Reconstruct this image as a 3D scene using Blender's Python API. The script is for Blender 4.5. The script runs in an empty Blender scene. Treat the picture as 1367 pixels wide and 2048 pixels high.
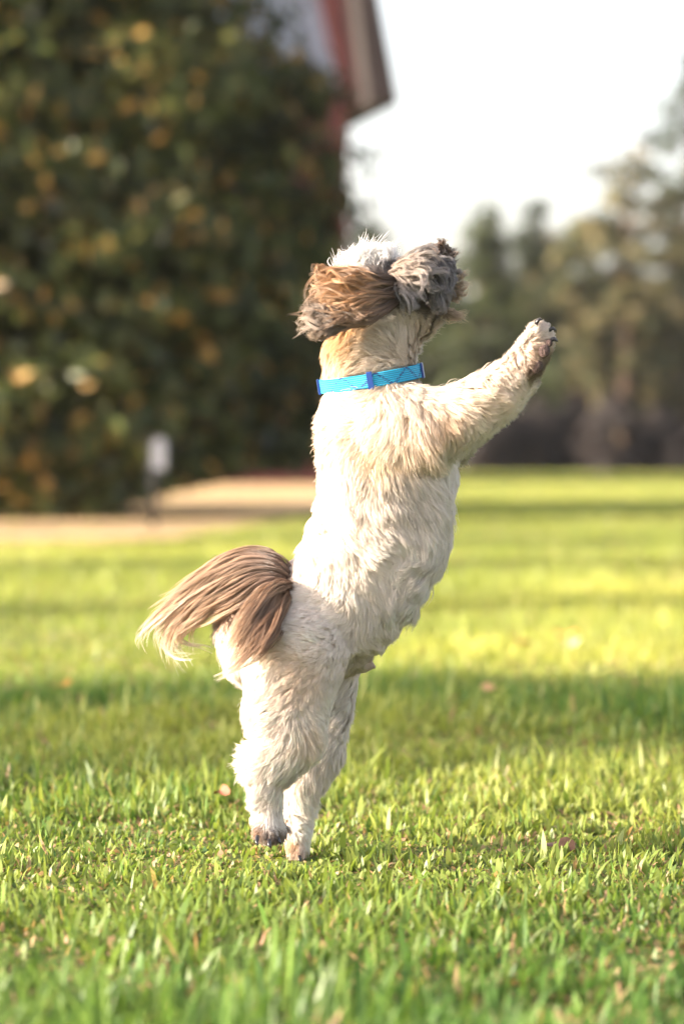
import bpy, math, random
import numpy as np
from mathutils import Vector, Matrix
from mathutils.kdtree import KDTree

random.seed(5)
RNG = np.random.default_rng(11)
sc = bpy.context.scene
C = sc.collection

# ------------------------------------------------------------------ camera
CAM_H = 0.4144
FPX = 105.0 / 36.0 * 2048.0          # focal length in photograph pixels
DOGD = 3.0
cam_d = bpy.data.cameras.new("camera")
cam = bpy.data.objects.new("camera", cam_d)
C.objects.link(cam)
cam.location = (0, 0, CAM_H)
cam.rotation_euler = (math.radians(90) - math.atan(124 / FPX), 0, 0)
cam_d.sensor_fit = 'VERTICAL'
cam_d.sensor_height = 36.0
cam_d.sensor_width = 24.0
cam_d.lens = 105.0
cam_d.clip_start = 0.05
cam_d.clip_end = 3000
cam_d.dof.use_dof = True
cam_d.dof.focus_distance = 2.97
cam_d.dof.aperture_fstop = 4.4
sc.camera = cam

# ------------------------------------------------------------------ light
SUN_EL = math.radians(15)
SUN_FRONT = math.radians(15)         # how far the sun stands to the camera's side of due left
to_sun = Vector((-math.cos(SUN_EL) * math.cos(SUN_FRONT), -math.cos(SUN_EL) * math.sin(SUN_FRONT), math.sin(SUN_EL)))
w = bpy.data.worlds.new("World")
sc.world = w
w.use_nodes = True
nt = w.node_tree
bg = nt.nodes["Background"]
sky = nt.nodes.new("ShaderNodeTexSky")
sky.sky_type = 'NISHITA'
sky.sun_disc = False
sky.sun_elevation = SUN_EL
sky.sun_rotation = math.atan2(to_sun.x, to_sun.y)
sky.air_density = 1.0
sky.dust_density = 4.0
sky.ozone_density = 1.0
hs = nt.nodes.new("ShaderNodeHueSaturation")          # thin bright veil of cloud over the blue
hs.inputs['Saturation'].default_value = 0.5
hs.inputs['Value'].default_value = 1.25
wm = nt.nodes.new("ShaderNodeVectorMath"); wm.operation = 'MULTIPLY'; wm.inputs[1].default_value = (1.04, 0.99, 1.0)
nt.links.new(sky.outputs[0], hs.inputs['Color']); nt.links.new(hs.outputs[0], wm.inputs[0]); nt.links.new(wm.outputs[0], bg.inputs[0])
bg.inputs[1].default_value = 0.15
sun_d = bpy.data.lights.new("sun", 'SUN')
sun_d.energy = 5.0
sun_d.angle = math.radians(0.6)
sun_d.color = (1.0, 0.86, 0.70)
sun = bpy.data.objects.new("sun", sun_d)
C.objects.link(sun)
sun.rotation_euler = to_sun.to_track_quat('Z', 'Y').to_euler()
sc.view_settings.view_transform = 'Standard'
sc.view_settings.look = 'None'
sc.view_settings.exposure = 1.97
sc.view_settings.gamma = 1
sc.cycles.use_denoising = True
sc.cycles.denoiser = 'OPENIMAGEDENOISE'
sc.cycles.max_bounces = 10
sc.cycles.transparent_max_bounces = 8
sc.cycles_curves.shape = 'RIBBONS'
sc.cycles_curves.subdivisions = 2

# ------------------------------------------------------------------ helpers
def P(px, py, d):
    """world point at depth d seen at photograph pixel (px, py)"""
    a = math.atan(124 / FPX)
    cy = (1024 - py) / FPX
    vy = math.cos(a) + cy * math.sin(a)
    vz = -math.sin(a) + cy * math.cos(a)
    k = d / vy
    return Vector(((px - 683.5) / FPX * k, d, CAM_H + vz * k))

def tag(o, label=None, cat=None, group=None, kind=None):
    if label: o['label'] = label
    if cat: o['category'] = cat
    if group: o['group'] = group
    if kind: o['kind'] = kind
    return o

def empty(name, loc=(0, 0, 0)):
    o = bpy.data.objects.new(name, None)
    C.objects.link(o)
    o.location = loc
    o.empty_display_size = 0.1
    return o

def link(name, me, mat=None, parent=None, world=True):
    o = bpy.data.objects.new(name, me)
    C.objects.link(o)
    if mat: me.materials.append(mat)
    if parent is not None:
        o.parent = parent
        if world:
            loc = Vector((0, 0, 0)); q = parent
            while q is not None:
                loc += q.location; q = q.parent
            o.location = -loc
    return o

def mesh_np(name, V, F, col=None, smooth=False, uv=None):
    """F: (n,k) integer faces, all with k corners, or a list of such arrays"""
    if not isinstance(F, list): F = [F]
    me = bpy.data.meshes.new(name)
    me.vertices.add(len(V))
    me.vertices.foreach_set("co", np.ascontiguousarray(V, dtype=np.float32).ravel())
    tot = sum(f.size for f in F)
    me.loops.add(tot)
    me.loops.foreach_set("vertex_index", np.concatenate([f.ravel() for f in F]).astype(np.int32))
    counts = np.concatenate([np.full(len(f), f.shape[1]) for f in F])
    starts = np.concatenate([[0], np.cumsum(counts)[:-1]]).astype(np.int32)
    me.polygons.add(len(counts))
    me.polygons.foreach_set("loop_start", starts)
    me.polygons.foreach_set("loop_total", counts.astype(np.int32))
    if smooth:
        me.polygons.foreach_set("use_smooth", np.ones(len(counts), dtype=bool))
    me.update(calc_edges=True)
    if col is not None:
        a = me.color_attributes.new("col", 'FLOAT_COLOR', 'POINT')
        c4 = np.ones((len(V), 4), dtype=np.float32); c4[:, :3] = col
        a.data.foreach_set("color", c4.ravel())
    return me

class MB:
    def __init__(s): s.v = []; s.f = []
    def add(s, vs, fs):
        n = len(s.v); s.v += [tuple(v) for v in vs]; s.f += [tuple(i + n for i in f) for f in fs]
    def box(s, lo, hi):
        x0, y0, z0 = lo; x1, y1, z1 = hi
        s.add([(x0, y0, z0), (x1, y0, z0), (x1, y1, z0), (x0, y1, z0), (x0, y0, z1), (x1, y0, z1), (x1, y1, z1), (x0, y1, z1)],
              [(0, 3, 2, 1), (4, 5, 6, 7), (0, 1, 5, 4), (1, 2, 6, 5), (2, 3, 7, 6), (3, 0, 4, 7)])
    def prism(s, poly, y0, y1):
        """polygon in x-z, extruded from y0 to y1"""
        n = len(poly)
        vs = [(x, y0, z) for x, z in poly] + [(x, y1, z) for x, z in poly]
        s.add(vs, [tuple(range(n))[::-1], tuple(range(n, 2 * n))] + [(i, (i + 1) % n, n + (i + 1) % n, n + i) for i in range(n)])
    def tube(s, pts, rads, n=10, caps=True):
        pts = [Vector(p) for p in pts]
        rings = []
        up = Vector((0.13, 0.27, 0.95))
        for i, p in enumerate(pts):
            t = (pts[min(i + 1, len(pts) - 1)] - pts[max(i - 1, 0)]).normalized()
            a = t.cross(up)
            if a.length < 0.2: a = t.cross(Vector((1, 0, 0)))
            a.normalize(); b = t.cross(a)
            rings.append([p + (a * math.cos(2 * math.pi * k / n) + b * math.sin(2 * math.pi * k / n)) * rads[i] for k in range(n)])
        vs = [v for r in rings for v in r]
        fs = []
        for i in range(len(pts) - 1):
            for k in range(n):
                fs.append((i * n + k, i * n + (k + 1) % n, (i + 1) * n + (k + 1) % n, (i + 1) * n + k))
        if caps:
            fs.append(tuple(range(n))[::-1]); fs.append(tuple(range((len(pts) - 1) * n, len(pts) * n)))
        s.add(vs, fs)
    def build(s, name, mat, parent=None, smooth=False):
        me = bpy.data.meshes.new(name)
        me.from_pydata(s.v, [], s.f)
        if smooth: me.shade_smooth()
        me.update()
        return link(name, me, mat, parent)

def mat_new(name):
    m = bpy.data.materials.new(name); m.use_nodes = True
    nt = m.node_tree
    b = nt.nodes.get("Principled BSDF")
    return m, nt, b

def N(nt, t, **kw):
    n = nt.nodes.new(t)
    for k, v in kw.items(): setattr(n, k, v)
    return n

def simple(name, col, rough=0.7, scale=8.0, var=0.3, bump=0.0, spec=0.3):
    m, nt, b = mat_new(name)
    tc = N(nt, "ShaderNodeTexCoord")
    no = N(nt, "ShaderNodeTexNoise"); no.inputs['Scale'].default_value = scale; no.inputs['Detail'].default_value = 6
    nt.links.new(tc.outputs['Object'], no.inputs['Vector'])
    rp = N(nt, "ShaderNodeMapRange"); rp.inputs[1].default_value = 0.3; rp.inputs[2].default_value = 0.7
    rp.inputs[3].default_value = 1 - var; rp.inputs[4].default_value = 1 + var
    nt.links.new(no.outputs[0], rp.inputs[0])
    mx = N(nt, "ShaderNodeVectorMath", operation='SCALE'); mx.inputs[0].default_value = col
    nt.links.new(rp.outputs[0], mx.inputs['Scale'])
    nt.links.new(mx.outputs[0], b.inputs['Base Color'])
    b.inputs['Roughness'].default_value = rough
    b.inputs['Specular IOR Level'].default_value = spec
    if bump:
        bp = N(nt, "ShaderNodeBump"); bp.inputs['Strength'].default_value = bump; bp.inputs['Distance'].default_value = 0.02
        nt.links.new(no.outputs[0], bp.inputs['Height']); nt.links.new(bp.outputs[0], b.inputs['Normal'])
    return m

def leafmat(name, trans=0.35, gloss=0.06, rough=0.4, tint=(1, 1, 1)):
    m = bpy.data.materials.new(name); m.use_nodes = True
    nt = m.node_tree; nt.nodes.clear()
    out = N(nt, "ShaderNodeOutputMaterial")
    at = N(nt, "ShaderNodeAttribute", attribute_name="col")
    df = N(nt, "ShaderNodeBsdfDiffuse"); tr = N(nt, "ShaderNodeBsdfTranslucent"); gl = N(nt, "ShaderNodeBsdfGlossy")
    gl.inputs['Roughness'].default_value = rough
    gl.inputs['Color'].default_value = (1, 1, 1, 1)
    tv = N(nt, "ShaderNodeVectorMath", operation='MULTIPLY'); tv.inputs[1].default_value = tint
    nt.links.new(at.outputs['Color'], df.inputs[0]); nt.links.new(at.outputs['Color'], tv.inputs[0]); nt.links.new(tv.outputs[0], tr.inputs[0])
    m1 = N(nt, "ShaderNodeMixShader"); m1.inputs[0].default_value = trans
    nt.links.new(df.outputs[0], m1.inputs[1]); nt.links.new(tr.outputs[0], m1.inputs[2])
    m2 = N(nt, "ShaderNodeMixShader"); m2.inputs[0].default_value = gloss
    nt.links.new(m1.outputs[0], m2.inputs[1]); nt.links.new(gl.outputs[0], m2.inputs[2])
    nt.links.new(m2.outputs[0], out.inputs[0])
    return m

_W = RNG.normal(size=(4, 24, 3)); _PH = RNG.uniform(0, 6.28, size=(4, 24))
def snoise(p, scale, k=0):
    """smooth noise in about -1..1 for an (n,3) array"""
    q = p @ (_W[k] * scale).T + _PH[k]
    return np.sin(q).sum(1) / math.sqrt(12) / 1.4

def nrm(v):
    return v / np.maximum(np.linalg.norm(v, axis=-1, keepdims=True), 1e-9)

# ------------------------------------------------------------------ ground
def ground():
    S = 900.0
    me = bpy.data.meshes.new("ground")
    me.from_pydata([(-S, -60, 0), (S, -60, 0), (S, 1800, 0), (-S, 1800, 0)], [], [(0, 1, 2, 3)])
    m, nt, b = mat_new("lawn_soil")
    tc = N(nt, "ShaderNodeTexCoord")
    n1 = N(nt, "ShaderNodeTexNoise"); n1.inputs['Scale'].default_value = 60; n1.inputs['Detail'].default_value = 8
    n2 = N(nt, "ShaderNodeTexNoise"); n2.inputs['Scale'].default_value = 0.6; n2.inputs['Detail'].default_value = 4
    nt.links.new(tc.outputs['Object'], n1.inputs[0]); nt.links.new(tc.outputs['Object'], n2.inputs[0])
    cr = N(nt, "ShaderNodeValToRGB")
    cr.color_ramp.elements[0].position = 0.35; cr.color_ramp.elements[0].color = (0.045, 0.05, 0.015, 1)
    cr.color_ramp.elements[1].position = 0.68; cr.color_ramp.elements[1].color = (0.20, 0.15, 0.08, 1)
    e = cr.color_ramp.elements.new(0.52); e.color = (0.10, 0.13, 0.03, 1)
    nt.links.new(n1.outputs[0], cr.inputs[0])
    mx = N(nt, "ShaderNodeMix", data_type='RGBA'); mx.inputs['A'].default_value = (0.09, 0.13, 0.03, 1)
    nt.links.new(n2.outputs[0], mx.inputs['Factor']); nt.links.new(cr.outputs[0], mx.inputs['B'])
    nt.links.new(mx.outputs['Result'], b.inputs['Base Color'])
    b.inputs['Roughness'].default_value = 1; b.inputs['Specular IOR Level'].default_value = 0.1
    bp = N(nt, "ShaderNodeBump"); bp.inputs['Strength'].default_value = 0.8; bp.inputs['Distance'].default_value = 0.01
    nt.links.new(n1.outputs[0], bp.inputs['Height']); nt.links.new(bp.outputs[0], b.inputs['Normal'])
    o = link("ground", me, m); tag(o, kind="structure")
    # strip of tan pine straw and bare earth in front of the tree
    pts_near = [(-9, 12.1), (-4, 12.2), (-1.5, 12.4), (-1.1, 13.0), (-0.8, 13.8), (-0.6, 15.5), (-0.24, 18.5), (0.2, 22.0), (0.6, 31.0)]
    pts_far = [(0.5, 44.0), (-1.2, 46), (-4, 46), (-9, 46)]
    poly = [(x + random.uniform(-.05, .05), y, 0.004) for x, y in pts_near + pts_far]
    me = bpy.data.meshes.new("path")
    me.from_pydata(poly, [], [tuple(range(len(poly)))])
    link("path", me, simple("pine_straw", (0.44, 0.30, 0.155), 1.0, 5, 0.35, 0.6, 0.05)); tag(bpy.data.objects["path"], kind="structure")
ground()
def ground_fill():
    poly = [(-60, 52.7, 0.004), (-10, 52.5, 0.004), (2, 52.7, 0.004), (12, 52.4, 0.004), (60, 52.8, 0.004), (60, 90, 0.004), (-60, 90, 0.004)]  # dark sheet added so bright sunlit ground does not show between the shrubs
    me = bpy.data.meshes.new("dark_ground_fill"); me.from_pydata(poly, [], [tuple(range(len(poly)))])
    tag(link("dark_ground_fill", me, simple("dark_fill", (0.045, 0.03, 0.022), 1.0, 3, 0.4, 0.6, 0.05)), kind="structure")
ground_fill()

def on_path(x, y):
    xs = np.array([-9, -4, -1.5, -1.1, -.8, -.6, -.24, .2, .6]); ys = np.array([12.1, 12.2, 12.4, 13.0, 13.8, 15.5, 18.5, 22, 31])
    yy = np.interp(x, xs, ys)
    return (x < 0.6) & (y > yy + 0.15 * np.sin(x * 9)) & (y < 45)

# ------------------------------------------------------------------ grass
def grass():
    V = []; F3 = []; COL = []; nv = 0
    mat = leafmat("grass_blade", trans=0.45, gloss=0.018, rough=0.45, tint=(1.1, 1.1, 0.6))
    bands = [(1.55, 2.5, 22000, 3), (2.5, 3.6, 38000, 3), (3.6, 5.0, 19000, 2)]
    d = 5.0
    while d < 52.6:
        d2 = d * 1.25
        bands.append((d, min(d2, 52.6), 12000 * (4.5 / d) ** 2, 1)); d = d2
    for (d0, d1, dens, seg) in bands:
        hw = 0.115 * 1.35 * d1 + 0.25
        n = int(dens * (d1 - d0) * 2 * hw)
        y = RNG.uniform(d0, d1, n); x = RNG.uniform(-hw, hw, n)
        keep = np.abs(x) < 0.115 * 1.35 * y + 0.25
        keep &= ~(on_path(x, y) & (RNG.random(n) > 0.03))
        x = x[keep]; y = y[keep]; n = len(x)
        p = np.stack([x, y, np.zeros(n)], 1)
        # gather blades into loose tufts
        tuft = 0.022 * max(1, d0 / 4)
        jit = np.stack([snoise(p, 1 / tuft, 0), snoise(p, 1 / tuft, 1), np.zeros(n)], 1) * tuft * 0.35
        p = p + jit
        wsc = np.maximum(1, y / 4.5); hsc = np.minimum(1.7, np.maximum(1, y / 6))
        patch = snoise(p, 5.0, 2) ; fine = snoise(p, 22.0, 3)
        h = RNG.gamma(7, 1 / 7, n) * 0.023 * (1 + 0.45 * patch + 0.32 * fine).clip(0.35, 2.1)
        h *= np.interp(y, [1.5, 2.3, 2.7, 3.2, 3.9, 8, 14, 60], [1.2, 1.15, 0.95, 0.88, 0.95, 0.8, 0.5, 0.5])
        # taller tuft standing at the left edge, and one at the right
        for (tx, ty, tr, th) in ((-0.335, 2.93, 0.075, 1.1), (0.27, 2.98, 0.06, 0.8), (0.06, 2.75, .04, .3)):
            h *= 1 + th * np.exp(-((x - tx) ** 2 + (y - ty) ** 2) / tr ** 2)
        h *= 1 - 0.6 * np.exp(-((x + 0.043) ** 2 + (y - 2.985) ** 2) / 0.05 ** 2)
        h = h * hsc
        wd = RNG.uniform(0.0010, 0.0021, n) * wsc * np.interp(y, [3.6, 5], [1, 1.3])
        az = RNG.uniform(0, 6.283, n)
        lean = np.abs(RNG.normal(0.6, 0.45, n)).clip(0, 1.4)
        dirv = np.stack([np.cos(az), np.sin(az), np.zeros(n)], 1)
        dirv[:, 0] += 0.25 * snoise(p, 9, 1); dirv = nrm(dirv)
        fa = az + RNG.normal(1.57, 0.6, n)
        side = np.stack([np.cos(fa), np.sin(fa), np.zeros(n)], 1)
        broad = (RNG.random(n) < 0.12 + 0.12 * (snoise(p, 6, 1) > 0.5)) & (y < 6); wd = np.where(broad, wd * 1.8, wd); h = np.where(broad, h * 1.12, h)
        tall = (RNG.random(n) < 0.05) & (np.hypot(x + 0.335, y - 2.93) < 0.09); h = np.where(tall, h * 1.9, h); lean = np.where(tall, lean * 0.5, lean)
        dry = RNG.random(n) < (0.12 + 0.16 * (patch < -0.1) + 0.12 * (fine < -.1))
        dry &= y < 70
        lean = np.where(dry, lean + RNG.uniform(0, 0.9, n), lean).clip(0, 1.5)
        h = np.where(dry, h * RNG.uniform(0.35, 0.85, n), h)
        g = RNG.random((n, 1))
        c = (1 - g) * np.array([0.038, 0.092, 0.020]) + g * np.array([0.11, 0.205, 0.040])
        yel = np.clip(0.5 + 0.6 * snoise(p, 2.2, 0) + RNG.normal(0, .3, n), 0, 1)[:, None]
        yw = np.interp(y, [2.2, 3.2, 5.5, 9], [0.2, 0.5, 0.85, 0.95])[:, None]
        yel = np.maximum(yel, np.interp(y, [4.8, 5.6], [0, 0.5])[:, None])  # yellow floor keeps the mid lawn looking sunlit right across
        c = c * (1 - yw * yel) + np.array([[0.39, 0.385, 0.09]]) * np.interp(y, [4, 6, 60], [1, 1.15, 1.05])[:, None] * yw * yel  # sunlight put into the blade colour: brighter and yellower with distance
        cd = RNG.random((n, 1))
        c = np.where(dry[:, None], (1 - cd) * np.array([0.34, 0.25, 0.12]) + cd * np.array([0.42, 0.24, 0.15]), c)
        straw = (RNG.random(n) < np.interp(y, [1.5, 2.6, 4, 5], [0.04, 0.10, 0.06, 0])); lean = np.where(straw, RNG.uniform(1.0, 1.5, n), lean); c = np.where(straw[:, None], np.array([[0.36, 0.28, 0.15]]) * RNG.uniform(.6, 1.2, (n, 1)), c); wd = np.where(straw, wd * 0.6, wd)
        if seg == 1:
            tip = p + dirv * (h * np.sin(lean))[:, None] + np.array([0, 0, 1]) * (h * np.cos(lean))[:, None]
            vv = np.stack([p - side * wd[:, None] * 0.9, p + side * wd[:, None] * 0.9, tip], 1).reshape(-1, 3)
            cc = np.repeat(c, 3, 0)
            idx = np.arange(n)[:, None] * 3 + np.array([0, 1, 2]) + nv
            F3.append(idx); k = 3
        else:
            rows = []
            q = p.copy(); ang = lean * 0.35
            prof = {3: [0.75, 1.0, 0.78, 0.0], 2: [0.8, 0.9, 0.0]}[seg]
            for s in range(seg + 1):
                rows.append((q.copy(), prof[s]))
                st = h / seg
                ang = ang + lean * (1.3 / seg)
                q = q + dirv * (st * np.sin(ang))[:, None] + np.array([0, 0, 1]) * (st * np.cos(ang))[:, None]
            vs = []
            for (q, wf) in rows[:-1]:
                vs.append(q - side * (wd * wf)[:, None]); vs.append(q + side * (wd * wf)[:, None])
            vs.append(rows[-1][0])
            k = len(vs)
            vv = np.stack(vs, 1).reshape(-1, 3)
            shade = np.linspace(0.85, 1.12, k)
            cc = (c[:, None, :] * shade[None, :, None]).reshape(-1, 3)
            tris = []
            for s in range(seg - 1):
                a = 2 * s; tris += [(a, a + 1, a + 3), (a, a + 3, a + 2)]
            a = 2 * (seg - 1); tris.append((a, a + 1, a + 2))
            idx = (np.arange(n)[:, None, None] * k + np.array(tris)[None] + nv).reshape(-1, 3)
            F3.append(idx)
        V.append(vv); COL.append(cc); nv += n * k
    V = np.concatenate(V); COL = np.concatenate(COL); F = np.concatenate(F3)
    print("grass verts", len(V), "faces", len(F))
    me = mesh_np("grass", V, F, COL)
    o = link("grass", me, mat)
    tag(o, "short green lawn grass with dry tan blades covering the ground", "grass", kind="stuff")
grass()

# ------------------------------------------------------------------ trees
def leaves(name, cen, nrmv, size, col, mat, parent, aspect=0.45, fold=0.25):
    n = len(cen)
    r = nrm(RNG.normal(size=(n, 3)))
    u = nrm(np.cross(nrmv, r)); v = np.cross(nrmv, u)
    L = size[:, None] * 0.5; Wd = L * aspect
    a = cen - u * L; b = cen + u * L - nrmv * L * 0.15
    mpt = cen + u * L * 0.1
    l = mpt + v * Wd + nrmv * Wd * fold; rr = mpt - v * Wd + nrmv * Wd * fold
    V = np.stack([a, l, b, rr], 1).reshape(-1, 3)
    i = np.arange(n)[:, None] * 4
    F = np.concatenate([i + np.array([0, 1, 2]), i + np.array([0, 2, 3])])
    me = mesh_np(name, V, F, np.repeat(col, 4, 0))
    return link(name, me, mat, parent)

def limbs(mb, base, top, r0, nb, spread, seed, h0=0.25):
    rs = random.Random(seed)
    base = Vector(base); top = Vector(top)
    pts = []; n = 8
    for i in range(n + 1):
        t = i / n
        pts.append(base.lerp(top, t) + Vector((rs.uniform(-1, 1), rs.uniform(-1, 1), 0)) * 0.02 * (top - base).length * (0 if i == 0 else 1))
    mb.tube(pts, [r0 * (1.25 if i == 0 else 1) * (1 - 0.85 * i / n) for i in range(n + 1)], 10)
    H = (top - base).length
    for k in range(nb):
        t = h0 + (0.95 - h0) * (k + rs.random()) / nb
        a = rs.uniform(0, 6.283)
        p0 = base.lerp(top, t); L = spread * (1.15 - 0.7 * t) * rs.uniform(0.7, 1.1)
        d = Vector((math.cos(a), math.sin(a), rs.uniform(0.2, 0.7))).normalized()
        ps = [p0 + d * L * s + Vector((rs.uniform(-1, 1), rs.uniform(-1, 1), rs.uniform(-1, 1))) * 0.06 * L * (s > 0) + Vector((0, 0, -0.10 * L * s * s)) for s in (0, .3, .6, 1)]
        r = r0 * (1 - 0.8 * t) * 0.45
        mb.tube(ps, [r, r * .7, r * .45, r * .15], 6)

bark = simple("bark", (0.12, 0.085, 0.06), 0.95, 12, 0.4, 0.7, 0.1)
pale_bark = simple("pale_bark", (0.26, 0.17, 0.13), 0.95, 10, 0.4, 0.7, 0.1)

def crown_points(n_cl, per, profile, H0, H1, cx, cy, clr, squash=1.0, inner=0.35, seed=1, lump=0.18):
    """cluster centres on and inside a crown with radius profile(t); returns leaf centres and outward directions"""
    rg = np.random.default_rng(seed)
    t = rg.random(n_cl * 3)
    pr = np.array([profile(q) for q in t]); keep = rg.random(len(t)) < pr / pr.max()
    t = t[keep][:n_cl]; pr = pr[keep][:n_cl]; n = len(t)
    a = rg.uniform(0, 6.283, n)
    lumpv = 1 + lump * np.sin(3 * a + 7 * t) + lump * 0.8 * np.sin(5 * a - 11 * t + 2) + rg.normal(0, 0.05, n)
    rr = pr * lumpv * np.where(rg.random(n) < inner, np.sqrt(rg.random(n)) * 0.85, rg.uniform(0.86, 1.0, n))
    c = np.stack([cx + rr * np.cos(a), cy + rr * np.sin(a) * squash, H0 + (H1 - H0) * t], 1)
    d = rg.normal(size=(n, per, 3)); d = nrm(d) * (rg.random((n, per, 1)) ** 0.5) * clr
    d[..., 2] *= 0.7
    sz = rg.uniform(0.6, 1.25, (n, 1, 1))
    pts = c[:, None, :] + d * sz
    out = np.stack([np.cos(a), np.sin(a), np.full(n, 0.35)], 1)
    dirs = nrm(out[:, None, :] * 0.6 + nrm(d) * 0.7 + rg.normal(size=d.shape) * 0.45)
    cl_id = np.repeat(np.arange(n), per)
    return pts.reshape(-1, 3), dirs.reshape(-1, 3), cl_id, n

def tree(name, label, cat, x, y, H, rad, profile, leafsize, ncl, per, cols, weights, seed, trunk_r=0.12, group=None, H0=0.3, clr=0.3, mat=None, bk=None, trans=0.3, inner=0.35, lump=0.18, nb=16, aspect=0.45, gloss=0.05, skirt=None):
    root = empty(name, (x, y, 0)); tag(root, label, cat, group)
    mb = MB()
    limbs(mb, (x, y, 0), (x, y, H * 0.93), trunk_r, nb, rad * 0.85, seed, h0=max(0.15, H0 / H))
    mb.build("trunk", bk or bark, root, True)
    pts, dirs, cid, n = crown_points(ncl, per, lambda t: rad * profile(t), H0, H, x, y, clr, seed=seed, inner=inner, lump=lump)
    if skirt is not None:                              # the crown lifts clear of the ground towards one side
        kp = pts[:, 2] > skirt(pts[:, 0]); pts = pts[kp]; dirs = dirs[kp]; cid = cid[kp]
    rg = np.random.default_rng(seed + 100)
    cols = np.array(cols); cc = cols[rg.choice(len(cols), len(pts), p=np.array(weights) / sum(weights))]
    ctone = rg.uniform(0.65, 1.35, n)[cid][:, None]
    cc = cc * ctone * rg.uniform(0.8, 1.2, (len(pts), 1))
    m = mat or leafmat(name + "_leaf", trans=trans, gloss=gloss)
    leaves("crown", pts, dirs, rg.uniform(0.7, 1.2, len(pts)) * leafsize, cc, m, root, aspect)
    return root

def prof_cone(t): return max(0.05, (1 - t) ** 0.75 * min(1, 0.75 + t * 3))
def prof_oval(t): return max(0.05, math.sin(math.pi * min(1, 0.12 + 0.88 * t)) ** 0.6)
def prof_mag(t): return float(np.interp(t * 6.1, [0, .15, .6, 1.3, 2.0, 2.7, 3.1, 3.4, 4.5, 5.4, 6.1], [.86, .94, 1.02, 1.02, 1.0, .93, .78, .64, .50, .28, .04]))

mag_mat = leafmat("magnolia_leaf", trans=0.15, gloss=0.014, rough=0.35)
tree("magnolia_tree", "large dark magnolia with bronze backed leaves down to the ground, left of the dog", "tree",
     -2.25, 19.4, 6.2, 2.12, prof_mag, 0.125, 1700, 56,
     [(0.032, 0.042, 0.010), (0.045, 0.055, 0.013), (0.07, 0.07, 0.016), (0.17, 0.10, 0.022), (0.34, 0.20, 0.05), (0.018, 0.024, 0.009)],  # amber tones: bronze undersides, brightened to paint in sunlit bokeh spots
     [30, 30, 20, 7, 3.5, 13], 3, trunk_r=0.17, skirt=lambda xx: 0.04 + 0.24 * np.clip((xx + 1.5) / 0.9, 0, 1), H0=0.10, clr=0.34, mat=mag_mat, inner=0.4, lump=0.05, nb=26, aspect=0.5)

far_mat = leafmat("far_leaf", trans=0.3, gloss=0.008)
FARCOL = [(0.028, 0.040, 0.012), (0.036, 0.048, 0.015), (0.05, 0.056, 0.019), (0.068, 0.060, 0.022), (0.018, 0.026, 0.010)]
FW = [30, 26, 16, 8, 20]
far = [  # x px, depth, height, radius, profile, label
    (745, 66, 5.3, 1.5, prof_cone, "small rounded evergreen on the skyline behind the dog's head"),
    (860, 64, 3.9, 1.5, prof_oval, "low dark evergreen right behind the dog's muzzle"),
    (965, 62, 5.6, 1.35, prof_cone, "narrow grey green conifer just right of the muzzle"),
    (1075, 63, 5.6, 1.45, prof_cone, "slim dark conifer above the raised paw"),
    (1180, 61, 5.2, 1.5, prof_oval, "rounded thin crowned tree between two conifers"),
    (1255, 60, 6.6, 1.35, prof_oval, "golden tinged tree with open crown left of the tallest one"),
    (1370, 62, 8.7, 1.9, prof_cone, "tallest tree of the far row, cut by the right photo edge"),
    (1480, 63, 7.2, 1.6, prof_oval, "leafy tree beyond the right photo edge, end of the far row"),
    (600, 72, 5.0, 2.0, prof_oval, "broad evergreen behind the barn corner, far end of the lawn"),
]
for i, (px, d, H, r, pf, lb) in enumerate(far):
    p = P(px, 900, d)
    cols = FARCOL if i != 5 else [(0.08, 0.075, 0.03), (0.15, 0.12, 0.05), (0.045, 0.05, 0.02), (0.2, 0.15, 0.08), (0.03, 0.04, 0.02)]
    tree("far_tree", lb, "tree", p.x, d, H, r, pf, 0.19, 170 if i not in (4, 5, 6) else 120, 50, cols, FW, 40 + i, trunk_r=0.13,
         group="trees along the far edge of the lawn", H0=0.75, clr=0.36, mat=far_mat, lump=0.3, nb=12, bk=bark)

back = [(690, "dim evergreen behind the small skyline tree"), (800, "dim evergreen low behind the dog's head"), (905, "dim evergreen behind the dog's beard"), (1010, "dim evergreen between the two slim conifers"),
        (1125, "dim evergreen behind the raised paw's right"), (1225, "dim evergreen behind the golden tree"), (1310, "dim evergreen left of the tallest tree"), (1420, "dim evergreen beyond the right photo edge")]
for i, (px, lb) in enumerate(back):
    p = P(px, 900, 71); tree("far_tree", lb, "tree", p.x, 71 + 0.6 * (i % 3), 4.0 + 0.5 * (i % 2) - (0.3 if i < 3 else 0), 1.6, prof_oval, 0.2, 150, 44, FARCOL, FW, 60 + i, trunk_r=0.1,
         group="trees along the far edge of the lawn", H0=0.3, clr=0.4, mat=far_mat, lump=0.25, nb=8)

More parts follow.
